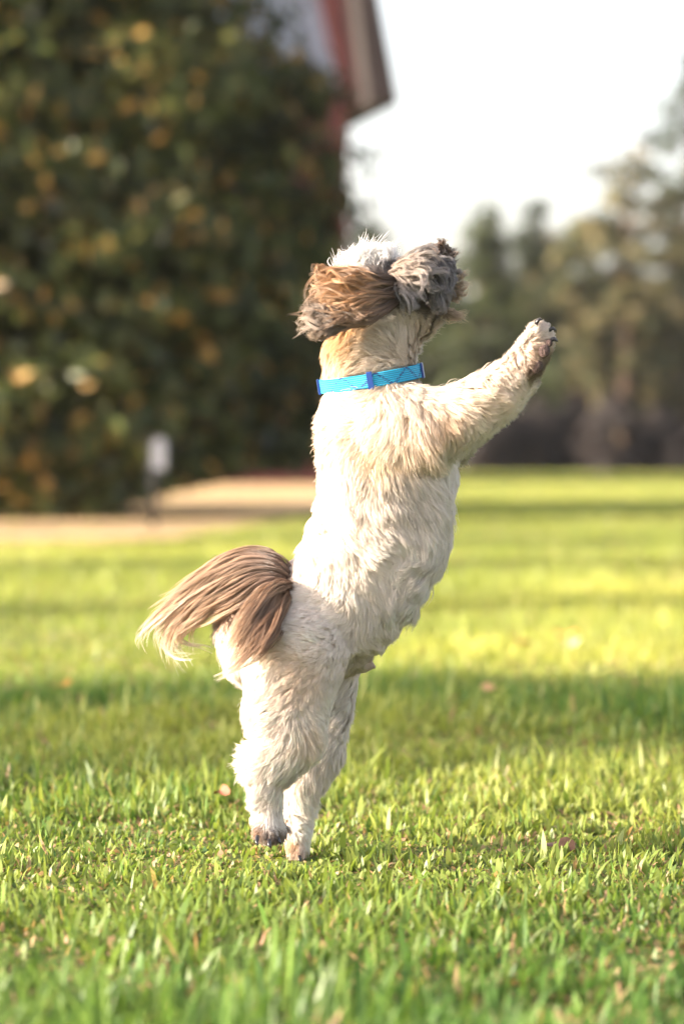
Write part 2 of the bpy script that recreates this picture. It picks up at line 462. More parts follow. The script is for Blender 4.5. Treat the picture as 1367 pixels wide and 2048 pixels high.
# brown understorey shrubs at the feet of the far trees
shrub_mat = leafmat("dry_shrub_leaf", trans=0.2, gloss=0.02)
srnd = random.Random(9)
for i, px in enumerate(range(560, 1561, 84)):
    d = 53.6 + srnd.uniform(-0.8, 0.8); p = P(px + srnd.uniform(-12, 12), 900, d)
    H = srnd.uniform(1.15, 1.5)
    words = ["dull reddish brown", "dark russet", "purplish brown", "umber brown"][i % 4]
    where = ["behind the dog's back", "behind the dog's shoulder", "hidden behind the dog's chest", "just left of the dog's belly line",
             "right of the dog's chest", "below the dog's forearm", "under the dog's paw", "right of the dog's paw", "midway to the right edge",
             "near the right edge", "cut by the right photo edge", "beyond the right edge"][min(i, 11)]
    tree("dry_shrub", f"low {words} shrub at the far lawn edge, {where}", "shrub", p.x, d, H, 0.66, lambda t: max(0.1, min(1, 0.9 + t) * (1 - t ** 3)), 0.10, 110, 44,
         [(0.017, 0.011, 0.009), (0.024, 0.015, 0.012), (0.012, 0.009, 0.008), (0.034, 0.021, 0.015)], [4, 3, 4, 1], 80 + i, trunk_r=0.03,
         group="brown shrubs along the far lawn edge", H0=0.03, clr=0.22, mat=shrub_mat, nb=8)

# shade trees off to the left whose shadows fall across the lawn in bands
tanf = math.tan(SUN_FRONT)
shade_mat = leafmat("shade_leaf", trans=0.1, gloss=0.02)
GC = [(0.035, 0.065, 0.02), (0.06, 0.09, 0.03), (0.09, 0.10, 0.04)]
def shade_tree(dist, depth_mid, width, H, H0, seed, label, dens=1.0):
    y = depth_mid - dist * tanf
    tree("cypress_tree", label, "tree", -dist, y, H, width / 2 * 0.93, lambda t: max(0.1, min(1, 3.5 * t + 0.7) * (1 - t ** 4)), 0.13,
         int(760 * dens), 36, GC, [3, 3, 2], seed, trunk_r=0.12, group="columnar trees left of the lawn", H0=H0, clr=0.2, mat=shade_mat, nb=18, inner=0.5, lump=0.08)
SH = [(9.0, 4.48, 1.36, 6.5, 0.5, "columnar tree nearest the camera, left of the lawn", 2.2),
      (11.0, 7.75, 0.55, 6.5, 0.5, "thin columnar tree, second from the camera left of the lawn", 0.9),
      (13.0, 10.5, 0.85, 7.0, 0.6, "columnar tree, third from the camera left of the lawn", 0.9),
      (12.0, 13.2, 1.3, 6.0, 0.6, "open columnar tree, fourth from the camera left of the lawn", 0.8),
      (14.0, 16.0, 1.3, 6.5, 0.6, "open columnar tree, fifth from the camera left of the lawn", 0.8),
      (16.0, 23.8, 2.2, 7.5, 0.6, "stout columnar tree, sixth from the camera left of the lawn", 1.7),
      (10.0, 19.6, 2.0, 7.5, 1.2, "full columnar tree beside the magnolia, left of the lawn", 1.0)]
for i, (ds, dm, wd, H, H0, lb, dn) in enumerate(SH):
    shade_tree(ds, dm, wd, H, H0, 120 + i, lb, dn)

# ------------------------------------------------------------------ barn
def barn():
    D = 36.0
    q = lambda px, py: (P(px, py, D).x, P(px, py, D).z)
    base = P(560, 900, D)
    root = empty("barn", (P(697, 900, D).x, D, 0))
    tag(root, "dark red barn with steep overhanging roof, half hidden behind the magnolia", "barn")
    red = simple("red_siding", (0.11, 0.036, 0.036), 0.8, 3, 0.2, 0.2, 0.2)
    brown = simple("soffit_wood", (0.030, 0.021, 0.020), 0.8, 6, 0.2, 0.2, 0.2)
    pale = simple("pale_gable_panel", (0.20, 0.235, 0.32), 0.6, 4, 0.12, 0.0, 0.3)
    grey = simple("roof_metal", (0.032, 0.025, 0.023), 0.8, 5, 0.12, 0.0, 0.5)
    x1, _ = q(697, 500); _, ze = q(697, 200)
    mb = MB(); x0 = x1 - 7.0
    mb.box((x0, D, 0), (x1, D + 9, ze))
    for i in range(24):                                 # battens of the siding
        xx = x1 - 0.05 - i * 0.3
        mb.box((xx - 0.03, D - 0.025, 0.1), (xx + 0.0, D - 0.002, ze - 0.05))
    mb.build("wall", red, root)
    xm = (x0 + x1) / 2
    def mir(poly): return [(2 * xm - x, z) for x, z in poly][::-1]
    gx, gz = q(618, -60); gx2, gz2 = q(684, 196)
    ztop = gz + 2.2
    g = [(gx2, gz2 + 0.003), (gx, gz), (xm, ztop)]
    mb = MB(); mb.prism(g + mir(g)[1:], D - 0.02, D + 9); mb.build("gable_panel", pale, root)
    a1 = q(712, -60); a2 = q(766, 224); b1 = q(668, -60); b2 = q(706, 224)
    slab = [a2, a1, (xm, ztop + 0.55), (xm, ztop + 0.25), b1, b2]
    mb = MB(); mb.prism(slab, D - 0.9, D + 9.6); mb.prism(mir(slab), D - 0.9, D + 9.6); mb.build("roof", grey, root)
    sf = [(q(760, 220)[0], q(0, 220)[1] ), (q(706, -60)[0], a1[1] - 0.02), (q(678, -60)[0], a1[1] - 0.02), (q(712, 220)[0], q(0, 220)[1])]
    for q_ in (sf, mir(sf)):
        mb = MB(); mb.prism(q_, D - 0.93, D - 0.905); mb.build("barge_board", brown, root)
    tr = [(b2[0] - 0.004, b2[1]), (b1[0] - 0.004, b1[1]), (gx + 0.004, gz), (gx2 + 0.004, gz2 - .1)]
    for q_ in (tr, mir(tr)):
        mb = MB(); mb.prism(q_, D - 0.35, D - 0.03); mb.build("trim_board", red, root)
    # plank door
    dark = simple("dark_door", (0.09, 0.03, 0.028), 0.8, 5, 0.2)
    mb = MB(); mb.box((xm - 1.2, D - 0.06, 0), (xm + 1.2, D - 0.03, 2.8)); mb.build("door", dark, root)
    root.rotation_euler.z = math.radians(12)
barn()

# ------------------------------------------------------------------ small post with a grey box near the magnolia
def meter():
    d = 16.2
    p = P(306, 900, d)
    root = empty("utility_post", (p.x, d, 0)); tag(root, "small pale grey meter box on a dark post in front of the magnolia", "post")
    zt = P(320, 876, d).z; zb = P(320, 938, d).z
    mb = MB(); mb.tube([(p.x, d, 0), (p.x, d, zt - 0.02)], [0.017, 0.017], 12); mb.build("post", simple("dark_post", (0.03, 0.028, 0.03), 0.6, 20, 0.2), root, True)
    mb = MB(); cx = P(320, 900, d).x; hw = 0.034
    pr = [(cx - hw, zb), (cx + hw, zb), (cx + hw, zt - 0.03), (cx + hw * .5, zt), (cx - hw * .5, zt), (cx - hw, zt - 0.03)]
    mb.prism(pr, d - 0.12, d - 0.031); mb.build("box", simple("box_paint", (0.36, 0.36, 0.38), 0.5, 20, 0.08), root)
meter()

# ------------------------------------------------------------------ fallen leaves and one pale bokeh spot
def fallen(px, py, size, colr, label, seed, lift=0.03):
    rs = random.Random(seed)
    d = (CAM_H - lift) * FPX / (py - 900)
    c = P(px, py, d)
    n = 14; vs = [(0, 0, 0)]
    for i in range(n):
        a = 2 * math.pi * i / n
        r = size * (0.5 + 0.5 * abs(math.cos(a)) ** 1.5) * rs.uniform(0.85, 1.1)
        vs.append((r * math.cos(a), r * math.sin(a) * 0.6, 0.25 * size * math.sin(2 * a + seed) + 0.15 * size * math.cos(a)))
    fs = [(0, 1 + i, 1 + (i + 1) % n) for i in range(n)]
    top = len(vs)
    vs += [(x, y, z + 0.0006) for x, y, z in vs]; fs += [tuple(top + k for k in f[::-1]) for f in fs]
    me = bpy.data.meshes.new("fallen_leaf"); me.from_pydata(vs, [], fs)
    o = link("fallen_leaf", me, simple("fallen_leaf_" + str(seed), colr, 0.7, 60, 0.25))
    o.location = c; o.rotation_euler = (rs.uniform(0.3, 0.9), rs.uniform(-.4, .4), rs.uniform(-1, 1))
    tag(o, label, "leaf", "fallen leaves on the lawn")
fallen(1130, 1268, 0.03, (0.40, 0.16, 0.03), "orange fallen leaf far out on the sunlit grass, nearer the right edge", 1)
fallen(1040, 1280, 0.028, (0.5, 0.27, 0.05), "amber fallen leaf on the sunlit grass right of the belly", 2)
fallen(1145, 1284, 0.02, (0.5, 0.47, 0.25), "pale piece standing in for a bright bokeh spot on the sunlit grass", 3)  # out-of-focus light spot painted as a pale piece on the grass
fallen(985, 1376, 0.022, (0.55, 0.28, 0.14), "pinkish brown fallen leaf at the edge of the shadow band", 4)
fallen(442, 1582, 0.017, (0.26, 0.09, 0.05), "small reddish fallen leaf left of the hind legs", 5)
fallen(1112, 1690, 0.022, (0.10, 0.05, 0.03), "dark curled fallen leaf in the grass at lower right", 6, 0.012)
fallen(125, 1368, 0.016, (0.36, 0.2, 0.04), "yellow brown fallen leaf at far left of the lawn", 7)

# ==================================================================== DOG
SP = FPX / DOGD
def Wp(px, py, off=0.0):
    return np.array([(px - 683.5) / SP, DOGD + off, CAM_H - (py - 900) / SP])
dog = empty("dog", tuple(Wp(597, 1728)))
dog.location.z = 0.0
tag(dog, "cream shaggy dog with brown ear and tail leaping upright on its hind legs", "dog")

SPH = []   # px, py, off(m), r px, squash in depth
def chain(pts, step=0.28):
    for a, b in zip(pts[:-1], pts[1:]):
        a = np.array(a, float); b = np.array(b, float)
        L = math.hypot(a[0] - b[0], a[1] - b[1]) + abs(a[2] - b[2]) * SP
        n = max(2, int(L / (min(a[3], b[3]) * step)))
        for i in range(n + 1):
            SPH.append(a + (b - a) * i / n)
# torso (squash < 1 : narrower across than deep)
chain([(742, 690, 0, 88, .88), (742, 757, 0, 84, .92), (752, 845, 0, 114, .92), (776, 955, 0, 138, .88), (764, 1055, 0, 136, .86), (722, 1145, 0, 130, .86),
       (668, 1225, 0, 122, .9), (606, 1268, 0, 116, 1.0), (534, 1285, 0, 86, 1.1)])
chain([(560, 1240, 0, 92, 1.0), (506, 1262, 0.0, 64, 1.15)])
# near hind leg (lifted foot)
chain([(600, 1300, -.040, 98, .75), (578, 1400, -.044, 82, .72), (588, 1452, -.045, 66, .75), (556, 1500, -.045, 46, .8), (534, 1530, -.045, 35, .9), (532, 1580, -.045, 27, 1), (535, 1620, -.045, 24, 1), (536, 1642, -.048, 28, 1.1)])
chain([(536, 1640, -.048, 24, 1), (524, 1656, -.062, 14, 1)]); chain([(536, 1640, -.048, 24, 1), (541, 1661, -.064, 14, 1)]); chain([(536, 1640, -.048, 24, 1), (556, 1658, -.05, 14, 1)]); chain([(536, 1640, -.048, 20, 1), (562, 1650, -.036, 13, 1)])
# far hind leg (toe on the grass)
chain([(640, 1310, .045, 86, .75), (646, 1395, .045, 58, .8), (642, 1450, .045, 50, .85), (636, 1505, .042, 46, .9), (612, 1560, .036, 35, 1), (594, 1610, .03, 25, 1), (594, 1660, .026, 26, 1), (592, 1690, .022, 24, 1.1)])
chain([(592, 1690, .022, 20, 1), (586, 1708, .012, 12, 1)]); chain([(592, 1690, .022, 20, 1), (598, 1713, .010, 12, 1)]); chain([(592, 1690, .022, 20, 1), (607, 1706, .022, 11, 1)])
# belly fold and sheath
chain([(688, 1312, 0, 40, .7), (720, 1325, 0, 20, .9), (744, 1333, 0, 9, 1)])
# near foreleg
chain([(800, 860, -.040, 88, .6), (850, 850, -.050, 68, .7), (905, 830, -.055, 52, .8), (962, 800, -.058, 42, .9), (1012, 764, -.060, 34, .95), (1044, 730, -.062, 30, 1), (1060, 700, -.064, 30, .9)])
for (tx, ty, to) in ((1056, 668, -.072), (1073, 663, -.064), (1086, 678, -.058), (1083, 702, -.060)):
    chain([(1062, 698, -.064, 24, .9), (tx, ty, to, 12.5, 1)])
chain([(1060, 728, -.070, 17, 1), (1056, 738, -.074, 13, 1)])
# far foreleg, just behind and below
chain([(820, 880, .035, 80, .6), (880, 872, .045, 50, .8), (940, 848, .05, 38, .9), (1000, 806, .05, 32, 1), (1042, 766, .05, 27, 1), (1062, 726, .048, 25, 1), (1068, 708, .046, 20, 1)])
# head
chain([(742, 690, 0, 84, .88), (748, 640, 0, 80, .9), (735, 592, 0, 72, 1.0)])
chain([(735, 592, 0, 70, 1.0), (690, 612, 0, 54, 1.05)])
chain([(735, 592, 0, 60, 1.0), (742, 560, 0, 44, 1.0)])
chain([(770, 625, 0, 68, .95), (820, 600, 0, 58, .85), (852, 566, 0, 41, .9), (870, 545, 0, 31, .9)])
chain([(800, 640, 0, 54, .85), (842, 612, 0, 36, .85), (872, 576, 0, 22, .9)])
# tail dock
chain([(572, 1185, 0, 30, 1), (556, 1150, 0, 22, 1), (520, 1128, 0, 15, 1), (470, 1132, 0, 9, 1)], .35)

def build_body():
    import bmesh
    bm = bmesh.new()
    tmpl = bmesh.new(); bmesh.ops.create_icosphere(tmpl, subdivisions=2, radius=1.0)
    tv = np.array([v.co[:] for v in tmpl.verts]); tf = np.array([[v.index for v in f.verts] for f in tmpl.faces]); tmpl.free(); bm.free()
    V = []; F = []
    for k, s in enumerate(SPH):
        c = Wp(s[0], s[1], s[2]); r = s[3] / SP
        V.append(tv * np.array([r, r * s[4], r]) + c); F.append(tf + k * len(tv))
    me = mesh_np("body_raw", np.concatenate(V), np.concatenate(F))
    o = bpy.data.objects.new("body_raw", me); C.objects.link(o)
    m = o.modifiers.new("r", 'REMESH'); m.mode = 'VOXEL'; m.voxel_size = 0.0032
    s = o.modifiers.new("s", 'SMOOTH'); s.factor = 0.5; s.iterations = 14
    dg = bpy.context.evaluated_depsgraph_get(); dg.update()
    ev = bpy.data.meshes.new_from_object(o.evaluated_get(dg))
    bpy.data.objects.remove(o)
    ev.name = "body"; ev.shade_smooth()
    return ev
body_me = build_body()
nvb = len(body_me.vertices)
BV = np.empty(nvb * 3, np.float32); body_me.vertices.foreach_get("co", BV); BV = BV.reshape(-1, 3).astype(float)
body_me.calc_loop_triangles()
BT = np.empty(len(body_me.loop_triangles) * 3, np.int32); body_me.loop_triangles.foreach_get("vertices", BT); BT = BT.reshape(-1, 3)
BN = np.empty(nvb * 3, np.float32); body_me.vertex_normals.foreach_get("vector", BN); BN = BN.reshape(-1, 3).astype(float)
print("body", nvb, "verts")

def topx(p):
    return (p[:, 0] * SP + 683.5), (900 - (p[:, 2] - CAM_H) * SP)

# coat colour painted over the body: (px, py, radius, colour)
CREAM = (0.78, 0.69, 0.62)
PAINT = [
    (742, 757, 120, (0.72, 0.60, 0.46)), (680, 690, 50, (0.70, 0.48, 0.27)), (665, 720, 45, (0.72, 0.54, 0.36)), (740, 660, 40, (0.70, 0.52, 0.33)), (800, 690, 55, (0.75, 0.68, 0.58)),
    (660, 650, 35, (0.55, 0.32, 0.16)), (700, 660, 30, (0.58, 0.36, 0.18)),
    (845, 690, 40, (0.80, 0.77, 0.72)), (850, 640, 34, (0.66, 0.60, 0.52)), (800, 650, 30, (0.70, 0.66, 0.62)),
    (850, 575, 48, (0.08, 0.07, 0.075)), (890, 560, 40, (0.17, 0.155, 0.165)), (820, 612, 28, (0.26, 0.24, 0.25)), (870, 605, 34, (0.11, 0.09, 0.09)), (800, 575, 24, (0.22, 0.20, 0.20)), (800, 625, 22, (0.5, 0.47, 0.46)),
    (875, 515, 20, (0.10, 0.06, 0.04)), (900, 530, 22, (0.20, 0.17, 0.17)), (820, 540, 26, (0.50, 0.42, 0.34)), (850, 525, 26, (0.42, 0.34, 0.28)), (792, 550, 14, (0.45, 0.33, 0.24)),
    (738, 520, 38, (0.80, 0.78, 0.76)), (762, 545, 14, (0.16, 0.15, 0.16)), (705, 530, 22, (0.50, 0.38, 0.28)), (690, 560, 50, (0.34, 0.19, 0.09)), (770, 585, 34, (0.16, 0.11, 0.085)),
    (640, 860, 55, (0.72, 0.58, 0.43)), (700, 830, 60, (0.73, 0.60, 0.46)), (780, 830, 60, (0.74, 0.64, 0.52)), (850, 850, 45, (0.74, 0.59, 0.46)), (885, 845, 30, (0.72, 0.53, 0.37)), (820, 880, 40, (0.72, 0.58, 0.43)),
    (760, 910, 40, (0.70, 0.56, 0.38)), (950, 800, 50, (0.74, 0.60, 0.46)), (1010, 750, 36, (0.74, 0.62, 0.50)), (960, 860, 40, (0.70, 0.66, 0.54)), (900, 890, 40, (0.70, 0.66, 0.55)),
    (1070, 668, 26, (0.74, 0.62, 0.54)), (1066, 705, 20, (0.45, 0.33, 0.24)), (1056, 735, 18, (0.20, 0.12, 0.07)), (1078, 725, 16, (0.24, 0.17, 0.13)),
    (880, 970, 80, (0.80, 0.77, 0.75)), (760, 1000, 60, (0.74, 0.64, 0.55)), (690, 1010, 60, (0.76, 0.66, 0.55)), (820, 1060, 90, (0.78, 0.73, 0.69)), (700, 1130, 70, (0.75, 0.66, 0.57)), (800, 1180, 80, (0.77, 0.72, 0.68)),
    (640, 1200, 70, (0.77, 0.71, 0.66)), (560, 1290, 30, (0.74, 0.60, 0.47)), (600, 1350, 40, (0.72, 0.58, 0.46)), (610, 1460, 22, (0.74, 0.62, 0.50)), (500, 1330, 60, (0.78, 0.71, 0.62)),
    (680, 1420, 60, (0.78, 0.74, 0.69)), (640, 1500, 50, (0.76, 0.71, 0.65)), (530, 1530, 50, (0.78, 0.71, 0.62)), (530, 1600, 40, (0.79, 0.75, 0.71)), (600, 1600, 35, (0.76, 0.70, 0.60)),
    (705, 1325, 22, (0.68, 0.58, 0.53)), (742, 1334, 15, (0.64, 0.50, 0.46)), (520, 1645, 12, (0.22, 0.13, 0.08)), (548, 1660, 14, (0.16, 0.11, 0.08)), (505, 1635, 12, (0.40, 0.25, 0.15)), (566, 1648, 9, (0.30, 0.22, 0.18)),
    (582, 1690, 12, (0.50, 0.33, 0.20)), (594, 1712, 14, (0.62, 0.48, 0.40)), (600, 1660, 22, (0.78, 0.73, 0.66)), (480, 1150, 90, (0.35, 0.2, 0.12)), (575, 1165, 26, (0.30, 0.18, 0.11)),
]
PA = np.array([[a, b, r] for a, b, r, c in PAINT], float); PC = np.array([c for *_, c in PAINT], float)
def coat(px, py):
    d2 = (px[:, None] - PA[None, :, 0]) ** 2 + (py[:, None] - PA[None, :, 1]) ** 2
    wt = np.exp(-d2 / (0.55 * PA[None, :, 2] ** 2)) * (60 / PA[None, :, 2])
    base = 0.10
    c = (wt @ PC + base * np.array(CREAM)) / (wt.sum(1, keepdims=True) + base)
    lum = c.mean(1, keepdims=True)
    k = np.clip((lum - 0.45) / 0.2, 0, 1) * 0.5
    c = c * (1 - k) + np.array([0.85, 0.78, 0.72]) * k
    tan = np.clip((c[:, :1] - c[:, 2:3] - 0.14) / 0.12, 0, 1) * np.clip((lum - 0.3) / 0.1, 0, 1)
    return c * (1 - tan * np.array([[0.02, 0.07, 0.14]]))

# fur direction painted the same way: px, py, dx, dy(photo, down +), length m
FLOW = [
    (690, 700, -.2, 1, .018), (760, 700, 0.2, 1, .020), (830, 700, .1, 1, .020), (700, 640, .3, 1, .02), (770, 650, .3, 1, .022), (850, 650, .25, 1, .022),
    (742, 725, -.1, 1, .013), (672, 732, -.2, 1, .026), (700, 735, .2, 1, .018), (650, 760, -.3, 1, .012), (830, 745, 0, 1, .010),
    (735, 545, -.2, -1, .022), (700, 545, -.6, -.5, .010), (670, 560, -.8, -.2, .008), (760, 535, .3, -1, .018), (720, 520, -.4, -1, .022), (750, 515, .2, -1, .020),
    (800, 555, .7, .6, .022), (850, 560, .3, 1, .020), (890, 545, .2, 1, .010), (880, 590, 0, 1, .012), (830, 600, .1, 1, .024), (790, 600, -.1, 1, .024), (880, 515, .3, -1, .020), (820, 530, .2, -.8, .020),
    (900, 570, .0, 1, .008), (640, 620, -.6, 1, .010), (665, 590, -.6, .6, .010),
    (650, 830, -.15, 1, .016), (720, 830, 0.1, 1, .018), (800, 800, .8, .7, .018), (860, 780, .8, -.2, .011), (850, 850, .7, .7, .024), (880, 880, .3, 1, .026), (800, 890, .2, 1, .024),
    (900, 820, .9, .2, .018), (960, 795, 1, -.2, .016), (1010, 755, .8, -.5, .014), (950, 850, .6, .8, .020), (1000, 820, .6, .8, .018), (1050, 770, .7, .3, .014),
    (1045, 720, .6, -.8, .011), (1065, 680, .4, -1, .008), (1085, 700, .8, -.2, .007), (1062, 735, .0, 1, .012),
    (640, 950, -.1, 1, .014), (720, 950, .15, 1, .020), (800, 960, .3, 1, .026), (880, 950, .2, 1, .026), (920, 980, .3, 1, .020),
    (630, 1050, -.2, 1, .014), (720, 1050, .3, 1, .020), (800, 1060, .5, 1, .028), (880, 1080, .3, 1, .026), (600, 1130, -.5, 1, .012), (680, 1150, .0, 1, .016), (760, 1150, .2, 1, .024), (840, 1170, -.2, 1, .026),
    (640, 1230, .1, 1, .014), (720, 1240, -.2, 1, .018), (790, 1240, -.4, 1, .022), (580, 1230, -.2, 1, .014), (480, 1260, -.6, .9, .018), (460, 1310, -.5, 1, .018), (540, 1310, -.1, 1, .016), (620, 1320, .1, 1, .015),
    (500, 1380, -.5, 1, .016), (580, 1390, .0, 1, .015), (640, 1390, .2, 1, .015), (700, 1320, -.5, .8, .012), (740, 1332, .8, .2, .005), (680, 1420, .2, 1, .020), (560, 1460, -.3, 1, .016), (620, 1470, 0, 1, .016),
    (690, 1480, .0, 1, .020), (515, 1508, -1, .35, .024), (500, 1560, -.4, 1, .014), (540, 1530, -.2, 1, .014), (640, 1540, .1, 1, .020), (520, 1590, -.4, 1, .016), (550, 1600, .2, 1, .015), (600, 1600, .4, 1, .019), (620, 1560, .5, 1, .019), (536, 1645, 0, 1, .009), (595, 1650, .1, 1, .011), (596, 1700, 0, 1, .008),
    (500, 1150, -1, -.2, .02), (575, 1165, -.8, -.3, .014),
]
FA = np.array(FLOW, float)
def flow(px, py):
    d2 = (px[:, None] - FA[None, :, 0]) ** 2 + (py[:, None] - FA[None, :, 1]) ** 2
    wt = 1 / (d2 + 120) ** 1.6
    wt /= wt.sum(1, keepdims=True)
    v = wt @ FA[:, 2:4]; ln = wt @ FA[:, 4]
    out = np.stack([v[:, 0], np.zeros(len(px)), -v[:, 1]], 1)
    return nrm(out), ln * 1.1

# skin colour on the body mesh
bx, by = topx(BV)
skin = coat(bx, by) * 0.72
a = body_me.color_attributes.new("col", 'FLOAT_COLOR', 'POINT')
c4 = np.ones((nvb, 4), np.float32); c4[:, :3] = skin; a.data.foreach_set("color", c4.ravel())

def furmat(name, spec=0.04, trans=0.36, k=0.75):
    """coat of hair: light scatters off the lie of the coat as well as off each strand"""
    m = bpy.data.materials.new(name); m.use_nodes = True
    nt = m.node_tree; nt.nodes.clear()
    out = N(nt, "ShaderNodeOutputMaterial")
    at = N(nt, "ShaderNodeAttribute", attribute_name="col")
    an = N(nt, "ShaderNodeAttribute", attribute_name="coat_normal")
    geo = N(nt, "ShaderNodeNewGeometry")
    mx = N(nt, "ShaderNodeMix", data_type='VECTOR'); mx.inputs['Factor'].default_value = k
    nt.links.new(geo.outputs['Normal'], mx.inputs['A']); nt.links.new(an.outputs['Vector'], mx.inputs['B'])
    nn = N(nt, "ShaderNodeVectorMath", operation='NORMALIZE'); nt.links.new(mx.outputs['Result'], nn.inputs[0])
    df = N(nt, "ShaderNodeBsdfDiffuse"); tr = N(nt, "ShaderNodeBsdfTranslucent")
    nt.links.new(at.outputs['Color'], df.inputs[0]); nt.links.new(at.outputs['Color'], tr.inputs[0])
    nt.links.new(nn.outputs[0], df.inputs['Normal']); nt.links.new(nn.outputs[0], tr.inputs['Normal'])
    m1 = N(nt, "ShaderNodeMixShader"); m1.inputs[0].default_value = trans
    nt.links.new(df.outputs[0], m1.inputs[1]); nt.links.new(tr.outputs[0], m1.inputs[2])
    hr = N(nt, "ShaderNodeBsdfHair"); hr.component = 'Reflection'
    hr.inputs['RoughnessU'].default_value = 0.3; hr.inputs['RoughnessV'].default_value = 0.8
    m2 = N(nt, "ShaderNodeMixShader"); m2.inputs[0].default_value = spec
    nt.links.new(m1.outputs[0], m2.inputs[1]); nt.links.new(hr.outputs[0], m2.inputs[2])
    nt.links.new(m2.outputs[0], out.inputs[0])
    return m
FUR = furmat("coat_hair")
LONG = furmat("long_hair", spec=0.10, trans=0.35, k=0.35)

def hair_object(name, pts, rad, col, nor, mat, parent):
    """pts (N,n,3) rad (N,n) col (N,n,3) nor (N,3)"""
    Nn, n, _ = pts.shape
    hc = bpy.data.hair_curves.new(name)
    hc.add_curves([n] * Nn)
    hc.attributes['position'].data.foreach_set("vector", pts.astype(np.float32).ravel())
    r = hc.attributes.get('radius') or hc.attributes.new('radius', 'FLOAT', 'POINT')
    r.data.foreach_set("value", rad.astype(np.float32).ravel())
    ca = hc.attributes.new('col', 'FLOAT_COLOR', 'POINT')
    c4 = np.ones((Nn, n, 4), np.float32); c4[..., :3] = col
    ca.data.foreach_set("color", c4.ravel())
    na = hc.attributes.new('coat_normal', 'FLOAT_VECTOR', 'POINT')
    na.data.foreach_set("vector", np.repeat(nor[:, None, :], n, 1).astype(np.float32).ravel())
    o = bpy.data.objects.new(name, hc); C.objects.link(o)
    hc.materials.append(mat)
    o.parent = parent
    loc = Vector((0, 0, 0)); q = parent
    while q is not None:
        loc += q.location; q = q.parent
    o.location = -loc
    return o

def sample(nroots, dens=None):
    A = BV[BT[:, 0]]; B = BV[BT[:, 1]]; Cc = BV[BT[:, 2]]
    ar = np.linalg.norm(np.cross(B - A, Cc - A), axis=1) * 0.5
    if dens is not None:
        ar = ar * dens((A + B + Cc) / 3)
    ti = RNG.choice(len(BT), nroots, p=ar / ar.sum())
    u = RNG.random(nroots); v = RNG.random(nroots); sw = u + v > 1; u[sw] = 1 - u[sw]; v[sw] = 1 - v[sw]
    w0 = 1 - u - v
    t = BT[ti]
    p = BV[t[:, 0]] * w0[:, None] + BV[t[:, 1]] * u[:, None] + BV[t[:, 2]] * v[:, None]
    nn = nrm(BN[t[:, 0]] * w0[:, None] + BN[t[:, 1]] * u[:, None] + BN[t[:, 2]] * v[:, None])
    return p, nn

def collar_y(px):            # photo row of the collar's centre line
    return 757 - (px - 741) * 0.165

def clump_curves(p, nn, n, lift=0.55, wave=1.0, lenmul=1.0):
    """guide curves for clumps"""
    px, py = topx(p)
    fl, ln = flow(px, py)
    fl = fl - nn * (fl * nn).sum(1, keepdims=True)
    fl = nrm(fl + 1e-6)
    side = np.cross(nn, fl)
    ang = 0.65 * snoise(p, 24, 1) + 0.5 * snoise(p, 70, 2) + RNG.normal(0, 0.16, len(p))
    d = fl * np.cos(ang)[:, None] + side * np.sin(ang)[:, None]
    side = np.cross(nn, d)
    ln = ln * lenmul * RNG.uniform(0.75, 1.25, len(p)) * (1 + 0.25 * snoise(p, 35, 0))
    lf = lift * (1 + 0.35 * snoise(p, 45, 3)) * RNG.uniform(0.7, 1.3, len(p))
    curlz = RNG.normal(0, 1, len(p)) * wave
    bend = (snoise(p, 30, 0) * 0.9 + RNG.normal(0, 0.35, len(p))) * wave
    ph = RNG.uniform(0, 6.28, len(p))
    T = np.linspace(0, 1, n)
    pts = np.empty((len(p), n, 3)); q = p.copy(); pts[:, 0] = q
    for i in range(1, n):
        t = (i - 0.5) / (n - 1)
        up = lf * (1.15 - 1.25 * t) + 0.22 * wave * np.sin(ph + 5.5 * t)
        sd = bend * t + 0.28 * wave * np.sin(ph * 1.7 + 6.5 * t)
        v = nrm(d + nn * up[:, None] + side * sd[:, None])
        q = q + v * (ln / (n - 1))[:, None]
        pts[:, i] = q
    return pts, ln

